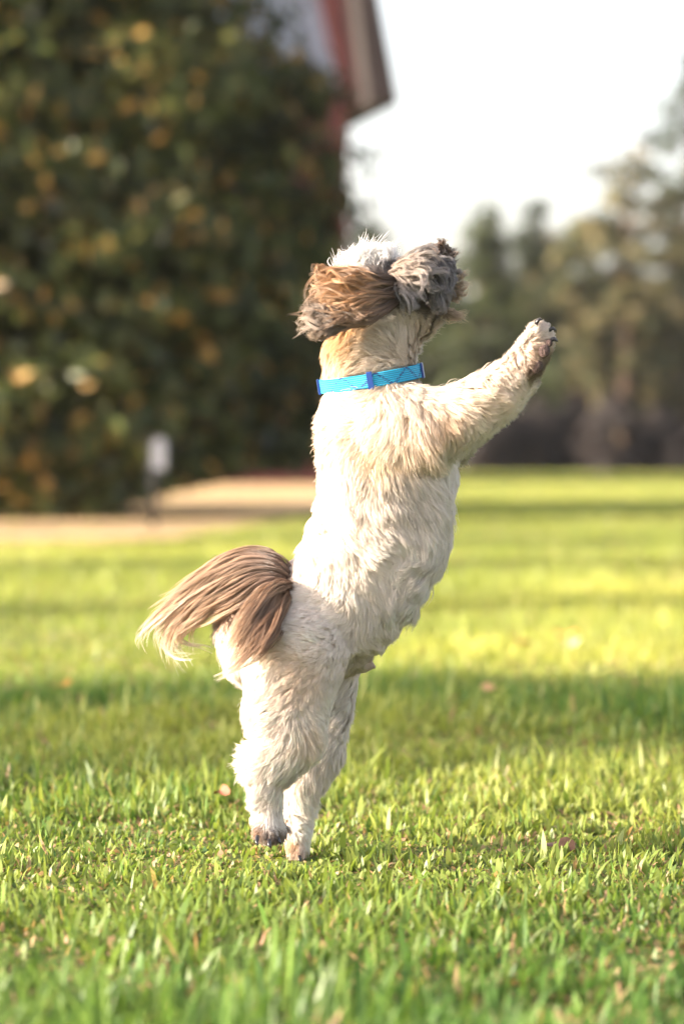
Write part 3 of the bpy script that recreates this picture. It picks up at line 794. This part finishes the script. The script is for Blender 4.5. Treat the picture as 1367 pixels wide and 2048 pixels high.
def build_fur():
    NR = 400000; n = 7
    p, nn = sample(NR)
    px, py = topx(p)
    # leave the collar's band bare, and let no coat grow through it
    cyb = collar_y(px)
    neck = (np.abs(px - 741) < 120)
    keep = ~(neck & (np.abs(py - cyb) < 13))
    # bare skin at the groin
    bald = ((px - 712) ** 2 / 38 ** 2 + (py - 1326) ** 2 / 24 ** 2) < 1
    keep &= ~(bald & (RNG.random(NR) < 0.05))
    p = p[keep]; nn = nn[keep]; px = px[keep]; py = py[keep]
    T = np.linspace(0, 1, n)[None, :, None]
    def nearest(cpts, q):
        kd = KDTree(len(cpts))
        for i, c in enumerate(cpts): kd.insert(c, i)
        kd.balance()
        return np.array([kd.find(v)[1] for v in q])
    def follow(q, cpts, C_, idx, own, tight, mixw):
        rel = C_[idx] - C_[idx][:, :1]; off = q - cpts[idx]
        path = q[:, None] + rel * RNG.uniform(0.75, 1.12, len(q))[:, None, None] - off[:, None] * (tight * T ** 0.9)
        return path * (1 - mixw) + own * mixw, off
    K = 4200; K2 = 48000
    c1 = p[(i1 := RNG.choice(len(p), K, replace=False))]; G1, _ = clump_curves(c1, nn[i1], n, wave=1.5, lift=0.6)
    i2 = RNG.choice(len(p), K2, replace=False); c2 = p[i2]
    O2, _ = clump_curves(c2, nn[i2], n, wave=1.3, lift=0.6)
    id12 = nearest(c1, c2 + RNG.normal(0, 0.0015, c2.shape))
    G2, off1 = follow(c2, c1, G1, id12, O2, RNG.uniform(0.35, 0.85, (K2, 1, 1)), 0.30 + 0.25 * RNG.random((K2, 1, 1)))
    idx = nearest(c2, p + RNG.normal(0, 0.0007, p.shape))
    OWN, ol = clump_curves(p, nn, n, wave=0.9)
    path, off = follow(p, c2, G2, idx, OWN, RNG.uniform(0.3, 0.9, (len(p), 1, 1)), 0.18 + 0.2 * RNG.random((len(p), 1, 1)))
    off = off1[idx]
    fly = RNG.random(len(p)) < 0.05
    path[fly] = OWN[fly]
    path += RNG.normal(0, 0.00028, path.shape) * T
    # shorten hair that would cross the collar from above
    ln_tot = np.abs(path - path[:, :1]).sum(2)
    gap = np.where((np.abs(px - 741) < 120) & (py < collar_y(px)), (collar_y(px) - 8 - py) / SP, 9)
    tipdrop = (path[:, 0, 2] - path[:, -1, 2])
    s = np.clip(gap / np.maximum(tipdrop, 1e-4), 0.25, 1)[:, None, None]
    s = np.where((px < 705)[:, None, None], 1.0, s)
    path = path[:, :1] + (path - path[:, :1]) * s
    col = coat(px + RNG.normal(0, 5, len(px)), py + RNG.normal(0, 5, len(px)))
    tone = (1 + 0.07 * snoise(p, 40, 1) + RNG.normal(0, 0.035, len(p)))[:, None]
    cton = (RNG.normal(0, 0.03, K)[id12] + RNG.normal(0, 0.03, K2))[idx][:, None]
    col = np.clip(col * (tone + cton), 0.01, 0.86)
    # roots slightly darker and warmer than the tips
    rt = np.linspace(0.9, 1.06, n)[None, :, None]
    warm = np.array([1.0, 0.93, 0.84])[None, None]
    cols = col[:, None, :] * rt * (warm * (1 - T) + 1 * T)
    dark = (RNG.random(len(p)) < 0.0035) & (py > 880) & (px > 730) & (py < 1250)
    cols[dark] = np.array([0.05, 0.035, 0.03])
    rad = np.repeat(np.array([0.24, 0.24, 0.22, 0.19, 0.16, 0.11, 0.05])[None] * 1e-3, len(p), 0) * RNG.uniform(0.7, 1.2, (len(p), 1))
    # normal of the coat: skin normal bent by the clump's tilt
    cnv = nrm(nn + 0.55 * (off / 0.012) + 0.15 * RNG.normal(size=nn.shape))
    hair_object("coat_fur", path, rad, cols, cnv, FUR, body)

bm_mat = simple("skin", (0.6, 0.5, 0.42), 0.8)
sk = bpy.data.materials.new("dog_skin"); sk.use_nodes = True
_n = sk.node_tree; _b = _n.nodes["Principled BSDF"]; _a = N(_n, "ShaderNodeAttribute", attribute_name="col")
_n.links.new(_a.outputs['Color'], _b.inputs['Base Color']); _b.inputs['Roughness'].default_value = 0.75
_b.inputs['Subsurface Weight'].default_value = 0.0
body = link("body", body_me, sk, dog)
build_fur()

# ---- long hair drawn along guides
def guided(name, guides, count, n, spread, colfn, rad, parent, mat=LONG, clumps=60, tight=0.75, frac=(0.7, 1.05), normal=(0, -1, 0.2), wavy=0.0015, depthspread=None):
    """guides: list of polylines [(px,py,off),...]; strands run between neighbouring guides, gathered in locks"""
    def resamp(g, m):
        g = np.array([Wp(*q) for q in g]); seg = np.linalg.norm(np.diff(g, axis=0), axis=1); s = np.concatenate([[0], np.cumsum(seg)]); s /= s[-1]
        # smooth by Catmull-like cubic interpolation through numpy
        t = np.linspace(0, 1, m * 4)
        q = np.stack([np.interp(t, s, g[:, k]) for k in range(3)], 1)
        for _ in range(6 * m // 6):
            q[1:-1] = 0.5 * q[1:-1] + 0.25 * (q[:-2] + q[2:])
        t2 = np.linspace(0, 1, m)
        return np.stack([np.interp(t2, t, q[:, k]) for k in range(3)], 1)
    M = 24
    G = np.array([resamp(g, M) for g in guides])
    ng = len(G)
    u = np.sort(RNG.uniform(0, ng - 1, clumps))
    i0 = np.minimum(u.astype(int), ng - 2); f = (u - i0)[:, None, None]
    CL = G[i0] * (1 - f) + G[i0 + 1] * f
    tt = np.linspace(0, 1, M)[None, :, None]
    ds = depthspread if depthspread is not None else spread
    co = RNG.normal(0, 1, (clumps, 1, 3)) * np.array([spread, ds, spread])
    CL = CL + co * (0.35 + 0.9 * tt)
    ph = RNG.uniform(0, 6.28, (clumps, 1, 3)); fr = RNG.uniform(5, 11, (clumps, 1, 1))
    CL = CL + wavy * np.sin(ph + fr * tt) * tt * 1.5
    ll = RNG.uniform(frac[0], frac[1], clumps)
    sub = clumps * 7                                   # each lock splits into finer strands of its own
    sc_i = RNG.integers(0, clumps, sub)
    SO = RNG.normal(0, 1, (sub, 1, 3)) * np.array([spread, ds, spread]) * 0.75
    SW = wavy * 0.8 * np.sin(RNG.uniform(0, 6.28, (sub, 1, 3)) + RNG.uniform(4, 12, (sub, 1, 1)) * tt) * tt
    CL = CL[sc_i] + SO * (1 - tight * 0.8 * tt ** 1.3) + SW
    ll = ll[sc_i] * RNG.uniform(0.8, 1.03, sub); clumps = sub
    ci = RNG.integers(0, clumps, count)
    T = np.linspace(0, 1, n)
    L = ll[ci] * RNG.uniform(0.82, 1.04, count)
    pos = np.clip(T[None] * L[:, None], 0, 1) * (M - 1)
    k0 = np.minimum(pos.astype(int), M - 2); fk = (pos - k0)[..., None]
    path = CL[ci[:, None], k0] * (1 - fk) + CL[ci[:, None], k0 + 1] * fk
    so = RNG.normal(0, 1, (count, 1, 3)) * np.array([spread, ds, spread]) * 0.28
    Tn = T[None, :, None]
    path = path + so * (1 - tight * Tn)
    path += 0.0006 * np.sin(RNG.uniform(0, 6.28, (count, 1, 3)) + RNG.uniform(3, 9, (count, 1, 1)) * Tn) * Tn * 1.5
    flat = path.reshape(-1, 3)
    px, py = topx(flat)
    tline = (T[None] * L[:, None]).reshape(-1)
    col = colfn(px, py, tline).reshape(count, n, 3)
    col = col * (1 + RNG.normal(0, 0.12, (count, 1, 1)) + RNG.normal(0, 0.16, clumps)[ci][:, None, None])
    col = np.clip(col, 0.01, 0.85)
    rr = np.interp(T, [0, 0.7, 1], [1, 0.8, 0.25])[None] * rad * RNG.uniform(0.7, 1.2, (count, 1))
    nv = nrm(np.array(normal)[None] + RNG.normal(0, 0.35, (clumps, 3))[ci] + so[:, 0] / spread * 0.8)
    return hair_object(name, path, rr, col, nv, mat, parent)

def ramp(t, stops):
    xs = [s[0] for s in stops]; cs = np.array([s[1] for s in stops])
    return np.stack([np.interp(t, xs, cs[:, k]) for k in range(3)], 1)

# tail
TB = (578, 1175, 0.0)
tg = [
    [(582, 1160, -.004), (556, 1112, -.010), (500, 1098, -.012), (440, 1112, -.01), (380, 1160, -.005), (325, 1208, 0), (290, 1245, 0.004), (286, 1285, .005)],
    [(582, 1164, -.010), (550, 1122, -.020), (496, 1114, -.02), (430, 1140, -.015), (370, 1190, -.01), (320, 1232, -.005), (292, 1268, 0), (300, 1300, 0)],
    [(580, 1168, -.014), (546, 1134, -.028), (494, 1134, -.028), (432, 1168, -.02), (380, 1206, -.012), (340, 1240, -.008), (322, 1275, 0), (345, 1320, 0)],
    [(580, 1172, -.016), (548, 1148, -.032), (506, 1156, -.032), (460, 1186, -.028), (410, 1214, -.02), (368, 1240, -.015), (345, 1280, -.008), (348, 1340, -.005)],
    [(580, 1176, -.016), (554, 1164, -.034), (522, 1180, -.036), (490, 1206, -.034), (450, 1222, -.03), (420, 1240, -.02), (385, 1260, -.015), (370, 1290, -.01)],
    [(579, 1180, -.016), (562, 1180, -.05), (542, 1206, -.070), (520, 1240, -.084), (496, 1270, -.086), (478, 1300, -.084), (466, 1326, -.080)],
    [(579, 1186, -.016), (572, 1200, -.05), (560, 1228, -.074), (546, 1264, -.090), (522, 1298, -.092), (494, 1322, -.09), (464, 1332, -.086)],
]
def tailcol(px, py, t):
    c = ramp(t, [(0, (0.08, 0.045, 0.028)), (0.18, (0.16, 0.085, 0.05)), (0.5, (0.38, 0.235, 0.135)), (0.82, (0.58, 0.41, 0.27)), (1, (0.82, 0.70, 0.56))])
    c2 = ramp(t, [(0, (0.07, 0.04, 0.025)), (0.4, (0.17, 0.095, 0.055)), (0.8, (0.26, 0.14, 0.07)), (1, (0.36, 0.21, 0.11))])
    m = np.clip((px - 455) / 60, 0, 1)[:, None] * np.clip((py - 1165) / 40, 0, 1)[:, None]
    return c * (1 - m) + c2 * m
guided("tail_hair", tg[:5], 8500, 16, 0.0029, tailcol, 0.00019, body, clumps=80, tight=0.8, frac=(0.45, 0.95), normal=(-0.35, -0.9, 0.45), wavy=0.004)
guided("tail_lock_hair", [[(580, 1176, -.03), (556, 1164, -.055), (528, 1176, -.07), (500, 1206, -.078), (480, 1245, -.08), (470, 1285, -.078), (462, 1318, -.075)]] + tg[5:], 5000, 14, 0.0036, tailcol, 0.00019, body, clumps=55, tight=0.88, frac=(0.7, 1.04), normal=(-0.35, -0.9, 0.45), wavy=0.003)
wisp = [
    [(500, 1130, -.02), (420, 1170, -.015), (350, 1215, -.01), (300, 1250, 0), (284, 1270, .004), (292, 1300, .006), (318, 1322, .008)],
    [(500, 1135, -.02), (430, 1180, -.015), (370, 1215, -.01), (345, 1240, 0), (330, 1280, .004), (340, 1320, .006), (348, 1365, .008)],
    [(500, 1140, -.02), (440, 1190, -.015), (390, 1225, -.01), (368, 1250, 0), (350, 1290, .004), (375, 1316, .006), (416, 1302, .008)]]
guided("tail_wisp_hair", wisp, 600, 18, 0.0030, lambda px, py, t: ramp(t, [(0, (0.40, 0.25, 0.17)), (0.55, (0.62, 0.46, 0.34)), (1, (0.86, 0.76, 0.6))]), 0.00019, body, clumps=10, tight=0.93, frac=(0.82, 1.0), normal=(-0.5, -0.7, 0.4), wavy=0.005)

# near ear
eg = [
    [(786, 568, -.050), (745, 566, -.064), (705, 556, -.072), (672, 549, -.072), (650, 554, -.070), (636, 570, -.066), (630, 590, -.062)],
    [(789, 576, -.050), (748, 582, -.068), (706, 580, -.078), (668, 571, -.078), (642, 574, -.074), (624, 590, -.070), (614, 610, -.064)],
    [(790, 584, -.050), (750, 597, -.070), (708, 601, -.082), (668, 594, -.082), (638, 594, -.078), (616, 606, -.072), (605, 622, -.066)],
    [(790, 592, -.050), (752, 611, -.068), (712, 621, -.080), (672, 618, -.080), (640, 615, -.078), (618, 622, -.072), (606, 634, -.066)],
    [(790, 600, -.050), (758, 621, -.064), (720, 636, -.076), (682, 639, -.078), (650, 640, -.076), (626, 641, -.072), (612, 648, -.066)],
    [(786, 608, -.050), (764, 628, -.060), (734, 643, -.068), (704, 651, -.072), (674, 657, -.072), (650, 661, -.070), (632, 664, -.066)],
]
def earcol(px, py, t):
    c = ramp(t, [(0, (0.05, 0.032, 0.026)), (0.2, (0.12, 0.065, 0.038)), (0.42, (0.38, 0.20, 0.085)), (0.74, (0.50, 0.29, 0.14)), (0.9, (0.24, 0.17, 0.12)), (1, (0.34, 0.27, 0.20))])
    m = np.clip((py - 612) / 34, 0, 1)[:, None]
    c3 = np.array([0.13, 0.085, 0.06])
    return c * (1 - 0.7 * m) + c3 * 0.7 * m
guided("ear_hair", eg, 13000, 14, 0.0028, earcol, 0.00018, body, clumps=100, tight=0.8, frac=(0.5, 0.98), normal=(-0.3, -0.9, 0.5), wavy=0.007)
# curled tuft at the tip of the ear
tuft = [
    [(668, 630, -.070), (640, 622, -.074), (622, 618, -.07), (612, 614, -.064)],
    [(672, 640, -.072), (640, 636, -.078), (620, 634, -.074), (610, 640, -.066)],
    [(680, 650, -.072), (650, 652, -.078), (630, 652, -.074), (616, 654, -.066)],
    [(690, 656, -.070), (665, 664, -.074), (640, 668, -.07), (622, 664, -.064)]]
guided("ear_tuft_hair", tuft, 3600, 8, 0.0034, lambda px, py, t: ramp(t, [(0, (0.10, 0.065, 0.05)), (0.6, (0.20, 0.145, 0.105)), (1, (0.40, 0.32, 0.24))]), 0.0002, body, clumps=45, tight=0.6, normal=(-0.5, -0.8, 0.3), wavy=0.005)
# far ear peeping over the crown: pale topknot
top = [
    [(706, 552, .0), (694, 534, .0), (690, 520, .0)], [(716, 548, .0), (708, 522, -.006), (712, 508, -.008)],
    [(730, 545, -.01), (726, 514, -.016), (734, 498, -.02)], [(744, 545, -.01), (746, 512, -.016), (756, 497, -.02)],
    [(758, 548, -.01), (768, 522, -.016), (776, 506, -.02)], [(768, 552, -.01), (780, 534, -.014), (786, 520, -.02)]]
guided("topknot_hair", top, 6500, 8, 0.0046, lambda px, py, t: np.where(((px > 757) & (py > 522))[:, None], np.array([[0.2, 0.19, 0.2]]), np.array([[0.80, 0.77, 0.74]])), 0.00026, body, clumps=260, tight=0.35, normal=(-0.5, -0.6, 0.7), wavy=0.003)
# moustache and muzzle hair
mg = [
    [(796, 540, -.034), (820, 524, -.036), (850, 512, -.034), (875, 500, -.026)],
    [(794, 546, -.044), (822, 536, -.052), (852, 536, -.052), (868, 552, -.050)],
    [(796, 552, -.046), (822, 552, -.056), (846, 568, -.058), (856, 590, -.052)],
    [(794, 560, -.046), (812, 572, -.056), (824, 594, -.056), (830, 612, -.050)],
    [(790, 566, -.046), (800, 588, -.054), (806, 610, -.052), (806, 628, -.046)]]
def mcol(px, py, t):
    c = ramp(t, [(0, (0.26, 0.18, 0.13)), (0.4, (0.38, 0.30, 0.24)), (1, (0.26, 0.23, 0.23))])
    m = np.clip((py - 560) / 40, 0, 1)[:, None]
    return c * (1 - m) + np.array([0.20, 0.185, 0.19]) * m
guided("moustache_hair", mg, 6500, 9, 0.0040, mcol, 0.00018, body, clumps=60, tight=0.7, normal=(-0.1, -0.9, 0.5), wavy=0.0035)
mg2 = [
    [(876, 530, -.02), (888, 524, -.022), (898, 536, -.018), (902, 556, -.012)],
    [(874, 545, -.032), (884, 547, -.036), (892, 566, -.032), (892, 592, -.026)],
    [(866, 560, -.036), (880, 570, -.042), (880, 596, -.040), (872, 620, -.034)],
    [(850, 575, -.038), (866, 594, -.044), (872, 620, -.040), (872, 644, -.034)]]
guided("cheek_hair", mg2, 6500, 9, 0.0028, lambda px, py, t: ramp(t, [(0, (0.07, 0.062, 0.066)), (0.5, (0.15, 0.135, 0.145)), (1, (0.22, 0.20, 0.20))]), 0.00018, body, clumps=60, tight=0.7, normal=(0.1, -0.9, 0.4), wavy=0.003)
nt_ = [
    [(862, 515, -.012), (856, 502, -.012), (862, 490, -.012)], [(872, 512, -.014), (872, 498, -.014), (880, 490, -.014)],
    [(884, 514, -.014), (888, 502, -.014), (890, 494, -.012)], [(894, 522, -.014), (902, 514, -.014), (912, 512, -.012)]]
guided("nose_bridge_hair", nt_, 900, 7, 0.0026, lambda px, py, t: ramp(t, [(0, (0.10, 0.075, 0.06)), (1, (0.16, 0.10, 0.07))]), 0.00025, body, clumps=26, tight=0.85, normal=(0, -0.8, 0.6), wavy=0.003)
# whisker locks fanning out to the right
b1 = [[(900, 555, -.01), (914, 548, -.01), (918, 540, -.01), (918, 532, -.01)],
      [(898, 566, -.01), (918, 562, -.01), (930, 556, -.01), (938, 546, -.01)],
      [(900, 580, -.01), (918, 578, -.01), (930, 572, -.01), (936, 566, -.01)],
      [(896, 592, -.01), (912, 592, -.01), (926, 590, -.01), (934, 584, -.01)],
      [(892, 600, -.01), (908, 604, -.01), (920, 604, -.01), (930, 600, -.01)]]
bcol = lambda px, py, t: ramp(t, [(0, (0.14, 0.10, 0.08)), (0.35, (0.34, 0.25, 0.18)), (1, (0.55, 0.42, 0.30))])
guided("beard_hair", b1, 460, 9, 0.0012, bcol, 0.00018, body, clumps=38, tight=0.9, normal=(-0.4, -0.8, 0.3), wavy=0.002)
b2 = [[(880, 614, -.01), (900, 620, -.01), (916, 626, -.01), (932, 626, -.01)],
      [(878, 624, -.01), (898, 630, -.01), (914, 636, -.01), (931, 637, -.01)],
      [(876, 632, -.01), (894, 640, -.01), (910, 646, -.01), (926, 652, -.01)]]
guided("chin_hair", b2, 300, 9, 0.0010, bcol, 0.00018, body, clumps=24, tight=0.9, normal=(-0.4, -0.8, 0.3), wavy=0.002)

# ---- eye, nose, claws, pads
def blob(name, px, py, off, rx, ry, rz, mat, parent, rot=0.0):
    import bmesh
    bm = bmesh.new(); bmesh.ops.create_icosphere(bm, subdivisions=3, radius=1.0)
    for v in bm.verts: v.co = Vector((v.co.x * rx, v.co.y * ry, v.co.z * rz)) / SP
    bmesh.ops.rotate(bm, verts=bm.verts, cent=(0, 0, 0), matrix=Matrix.Rotation(rot, 3, 'Y'))
    bmesh.ops.translate(bm, verts=bm.verts, vec=Vector(Wp(px, py, off)))
    me = bpy.data.meshes.new(name); bm.to_mesh(me); bm.free(); me.shade_smooth()
    return link(name, me, mat, parent)
black = simple("nose_leather", (0.015, 0.013, 0.014), 0.35, 200, 0.3, 0.3, 0.5)
pad = simple("paw_pad", (0.07, 0.045, 0.04), 0.75, 300, 0.4, 0.5, 0.2)
eye_m = simple("eye_dark", (0.02, 0.012, 0.008), 0.08, 5, 0.1, 0, 0.6)
blob("nose", 896, 520, 0.004, 13, 15, 11, black, body, -0.6)
blob("eye", 784, 549, -0.046, 7.5, 6, 7.5, eye_m, body)
blob("eye", 784, 549, 0.046, 7.5, 6, 7.5, eye_m, body)
claw_m = simple("claw", (0.018, 0.016, 0.018), 0.3, 100, 0.2, 0, 0.5)
def claw(p0, p1, p2, r=4.2):
    mb = MB(); a, b, c = (Vector(Wp(*p)) for p in (p0, p1, p2))
    mb.tube([a, (a + b) / 2, b, (b + c) / 2 , c], [r / SP, r / SP, r * .85 / SP, r * .6 / SP, r * .12 / SP], 8)
    mb.build("claw", claw_m, body, True)
claw((1084, 668, -.066), (1095, 662, -.068), (1102, 669, -.068))
claw((1086, 688, -.068), (1097, 683, -.071), (1104, 690, -.072), 4.8)
claw((1060, 655, -.078), (1066, 646, -.080), (1073, 647, -.080), 3.6)
claw((519, 1655, -.074), (517, 1665, -.08), (521, 1672, -.082), 4)
claw((541, 1662, -.076), (542, 1671, -.082), (546, 1677, -.082), 4)
claw((557, 1660, -.062), (561, 1668, -.066), (566, 1672, -.066), 3.6)
claw((598, 1715, .004), (599, 1724, .0), (602, 1730, .0), 3.6)
blob("pad", 1076, 708, -0.083, 11, 7, 13, pad, body, 0.3)
blob("pad", 1062, 738, -0.078, 11, 8, 14, pad, body, 0.4)
blob("pad", 1086, 692, -0.076, 7, 5, 8, pad, body, 0.3)
blob("pad", 545, 1664, -0.066, 9, 7, 5, pad, body)

# ---- collar
def collar():
    cx, cy = 741, 757
    tilt = math.atan(0.165)
    R = 99 / SP; h = 14.0 / SP; th = 0.0022
    n = 96
    c = Vector(Wp(cx, cy, 0.0))
    rotm = Matrix.Rotation(-tilt, 3, 'Y') @ Matrix.Rotation(math.radians(4), 3, 'X')
    def ring(r, hh, a0=0, a1=2 * math.pi, closed=True, m=n, dz=0.0):
        vs = []; fs = []; uv = []
        prof = [(0, -hh), (th * .55, -hh), (th, -hh * .92), (th, hh * .92), (th * .55, hh), (0, hh)]
        k = len(prof); cnt = m if closed else m + 1
        for i in range(cnt):
            a = a0 + (a1 - a0) * i / m
            for (dr, z) in prof:
                rr = r + dr
                v = rotm @ Vector((rr * math.cos(a), rr * 0.93 * math.sin(a), z + dz)); vs.append(c + v); uv.append((a * r, z))
        for i in range(m):
            j = (i + 1) % cnt
            for q in range(k):
                q2 = (q + 1) % k
                fs.append((i * k + q, j * k + q, j * k + q2, i * k + q2))
        if not closed:
            fs.append(tuple(range(k))); fs.append(tuple(range(m * k, m * k + k))[::-1])
        return vs, fs, uv
    root = empty("collar", (0, 0, 0)); root.parent = dog; root.location = c - dog.location
    # webbing material: ribbed weave with navy flecks in zigzags
    m, nt, b = mat_new("collar_webbing")
    at = N(nt, "ShaderNodeAttribute", attribute_name="weave")
    sp = N(nt, "ShaderNodeSeparateXYZ"); nt.links.new(at.outputs['Vector'], sp.inputs[0])
    def math_(op, a, b_=None, v=None):
        x = N(nt, "ShaderNodeMath", operation=op); nt.links.new(a, x.inputs[0])
        if b_ is not None: nt.links.new(b_, x.inputs[1])
        if v is not None: x.inputs[1].default_value = v
        return x.outputs[0]
    U, Vv = sp.outputs[0], sp.outputs[1]
    ribs = math_('SINE', math_('MULTIPLY', Vv, v=2 * math.pi / 0.0020))
    thr = math_('SINE', math_('MULTIPLY', U, v=2 * math.pi / 0.0009))
    # zigzag distance: |((u / P) mod 1) - .5| * amplitude - v
    zz = math_('ABSOLUTE', math_('SUBTRACT', math_('FRACT', math_('MULTIPLY', U, v=1 / 0.034)), v=0.5))
    zz = math_('SUBTRACT', math_('MULTIPLY', zz, v=0.030), v=0.0075)
    dd = math_('ABSOLUTE', math_('SUBTRACT', zz, Vv))
    line = math_('LESS_THAN', dd, v=0.0017)
    no = N(nt, "ShaderNodeTexNoise"); no.inputs['Scale'].default_value = 700; nt.links.new(at.outputs['Vector'], no.inputs[0])
    fleck = math_('MULTIPLY', line, math_('GREATER_THAN', no.outputs[0], v=0.49))
    mx = N(nt, "ShaderNodeMix", data_type='RGBA'); mx.inputs['A'].default_value = (0.012, 0.36, 0.62, 1); mx.inputs['B'].default_value = (0.01, 0.03, 0.17, 1)
    nt.links.new(fleck, mx.inputs['Factor'])
    dk = N(nt, "ShaderNodeMapRange"); dk.inputs[1].default_value = -1; dk.inputs[2].default_value = 1; dk.inputs[3].default_value = 0.6; dk.inputs[4].default_value = 1.1
    nt.links.new(ribs, dk.inputs[0])
    sc_ = N(nt, "ShaderNodeVectorMath", operation='SCALE'); nt.links.new(mx.outputs['Result'], sc_.inputs[0]); nt.links.new(dk.outputs[0], sc_.inputs['Scale'])
    nt.links.new(sc_.outputs[0], b.inputs['Base Color']); b.inputs['Roughness'].default_value = 0.6
    hsum = math_('ADD', ribs, math_('MULTIPLY', thr, v=0.4))
    bp = N(nt, "ShaderNodeBump"); bp.inputs['Strength'].default_value = 0.6; bp.inputs['Distance'].default_value = 0.0006
    nt.links.new(hsum, bp.inputs['Height']); nt.links.new(bp.outputs[0], b.inputs['Normal'])
    vs, fs, uv = ring(R, h)
    me = bpy.data.meshes.new("webbing"); me.from_pydata([tuple(v) for v in vs], [], fs)
    wa = me.attributes.new("weave", 'FLOAT_VECTOR', 'POINT')
    wa.data.foreach_set("vector", np.array([(u, v, 0) for u, v in uv], np.float32).ravel())
    link("webbing", me, m, root)
    navy = simple("navy_plastic", (0.012, 0.045, 0.20), 0.4, 60, 0.1, 0, 0.5)
    for nm, a, wdeg, hh in (("slider", -92, 3.0, 1.28), ("buckle", -11, 3.2, 1.12), ("keeper", -176, 3.0, 1.12)):
        a0 = math.radians(a - wdeg); a1 = math.radians(a + wdeg)
        vs, fs, _ = ring(R + th * 1.05, h * hh, a0, a1, False, 6)
        me = bpy.data.meshes.new(nm); me.from_pydata([tuple(v) for v in vs], [], fs)
        link(nm, me, navy, root)
collar()

# ------------------------------------------------------------------ air
def haze():
    mb = MB(); mb.box((-75, -20, -1.0), (75, 95, 11.5))
    m = bpy.data.materials.new("haze_air"); m.use_nodes = True
    nt = m.node_tree; nt.nodes.clear()
    out = N(nt, "ShaderNodeOutputMaterial"); v = N(nt, "ShaderNodeVolumePrincipled")
    v.inputs['Color'].default_value = (0.95, 0.95, 0.95, 1); v.inputs['Density'].default_value = 0.0003; v.inputs['Anisotropy'].default_value = 0.2
    nt.links.new(v.outputs[0], out.inputs['Volume'])
    o = mb.build("haze", m); tag(o, "thin pale evening air over the lawn", "haze", kind="stuff")
haze()
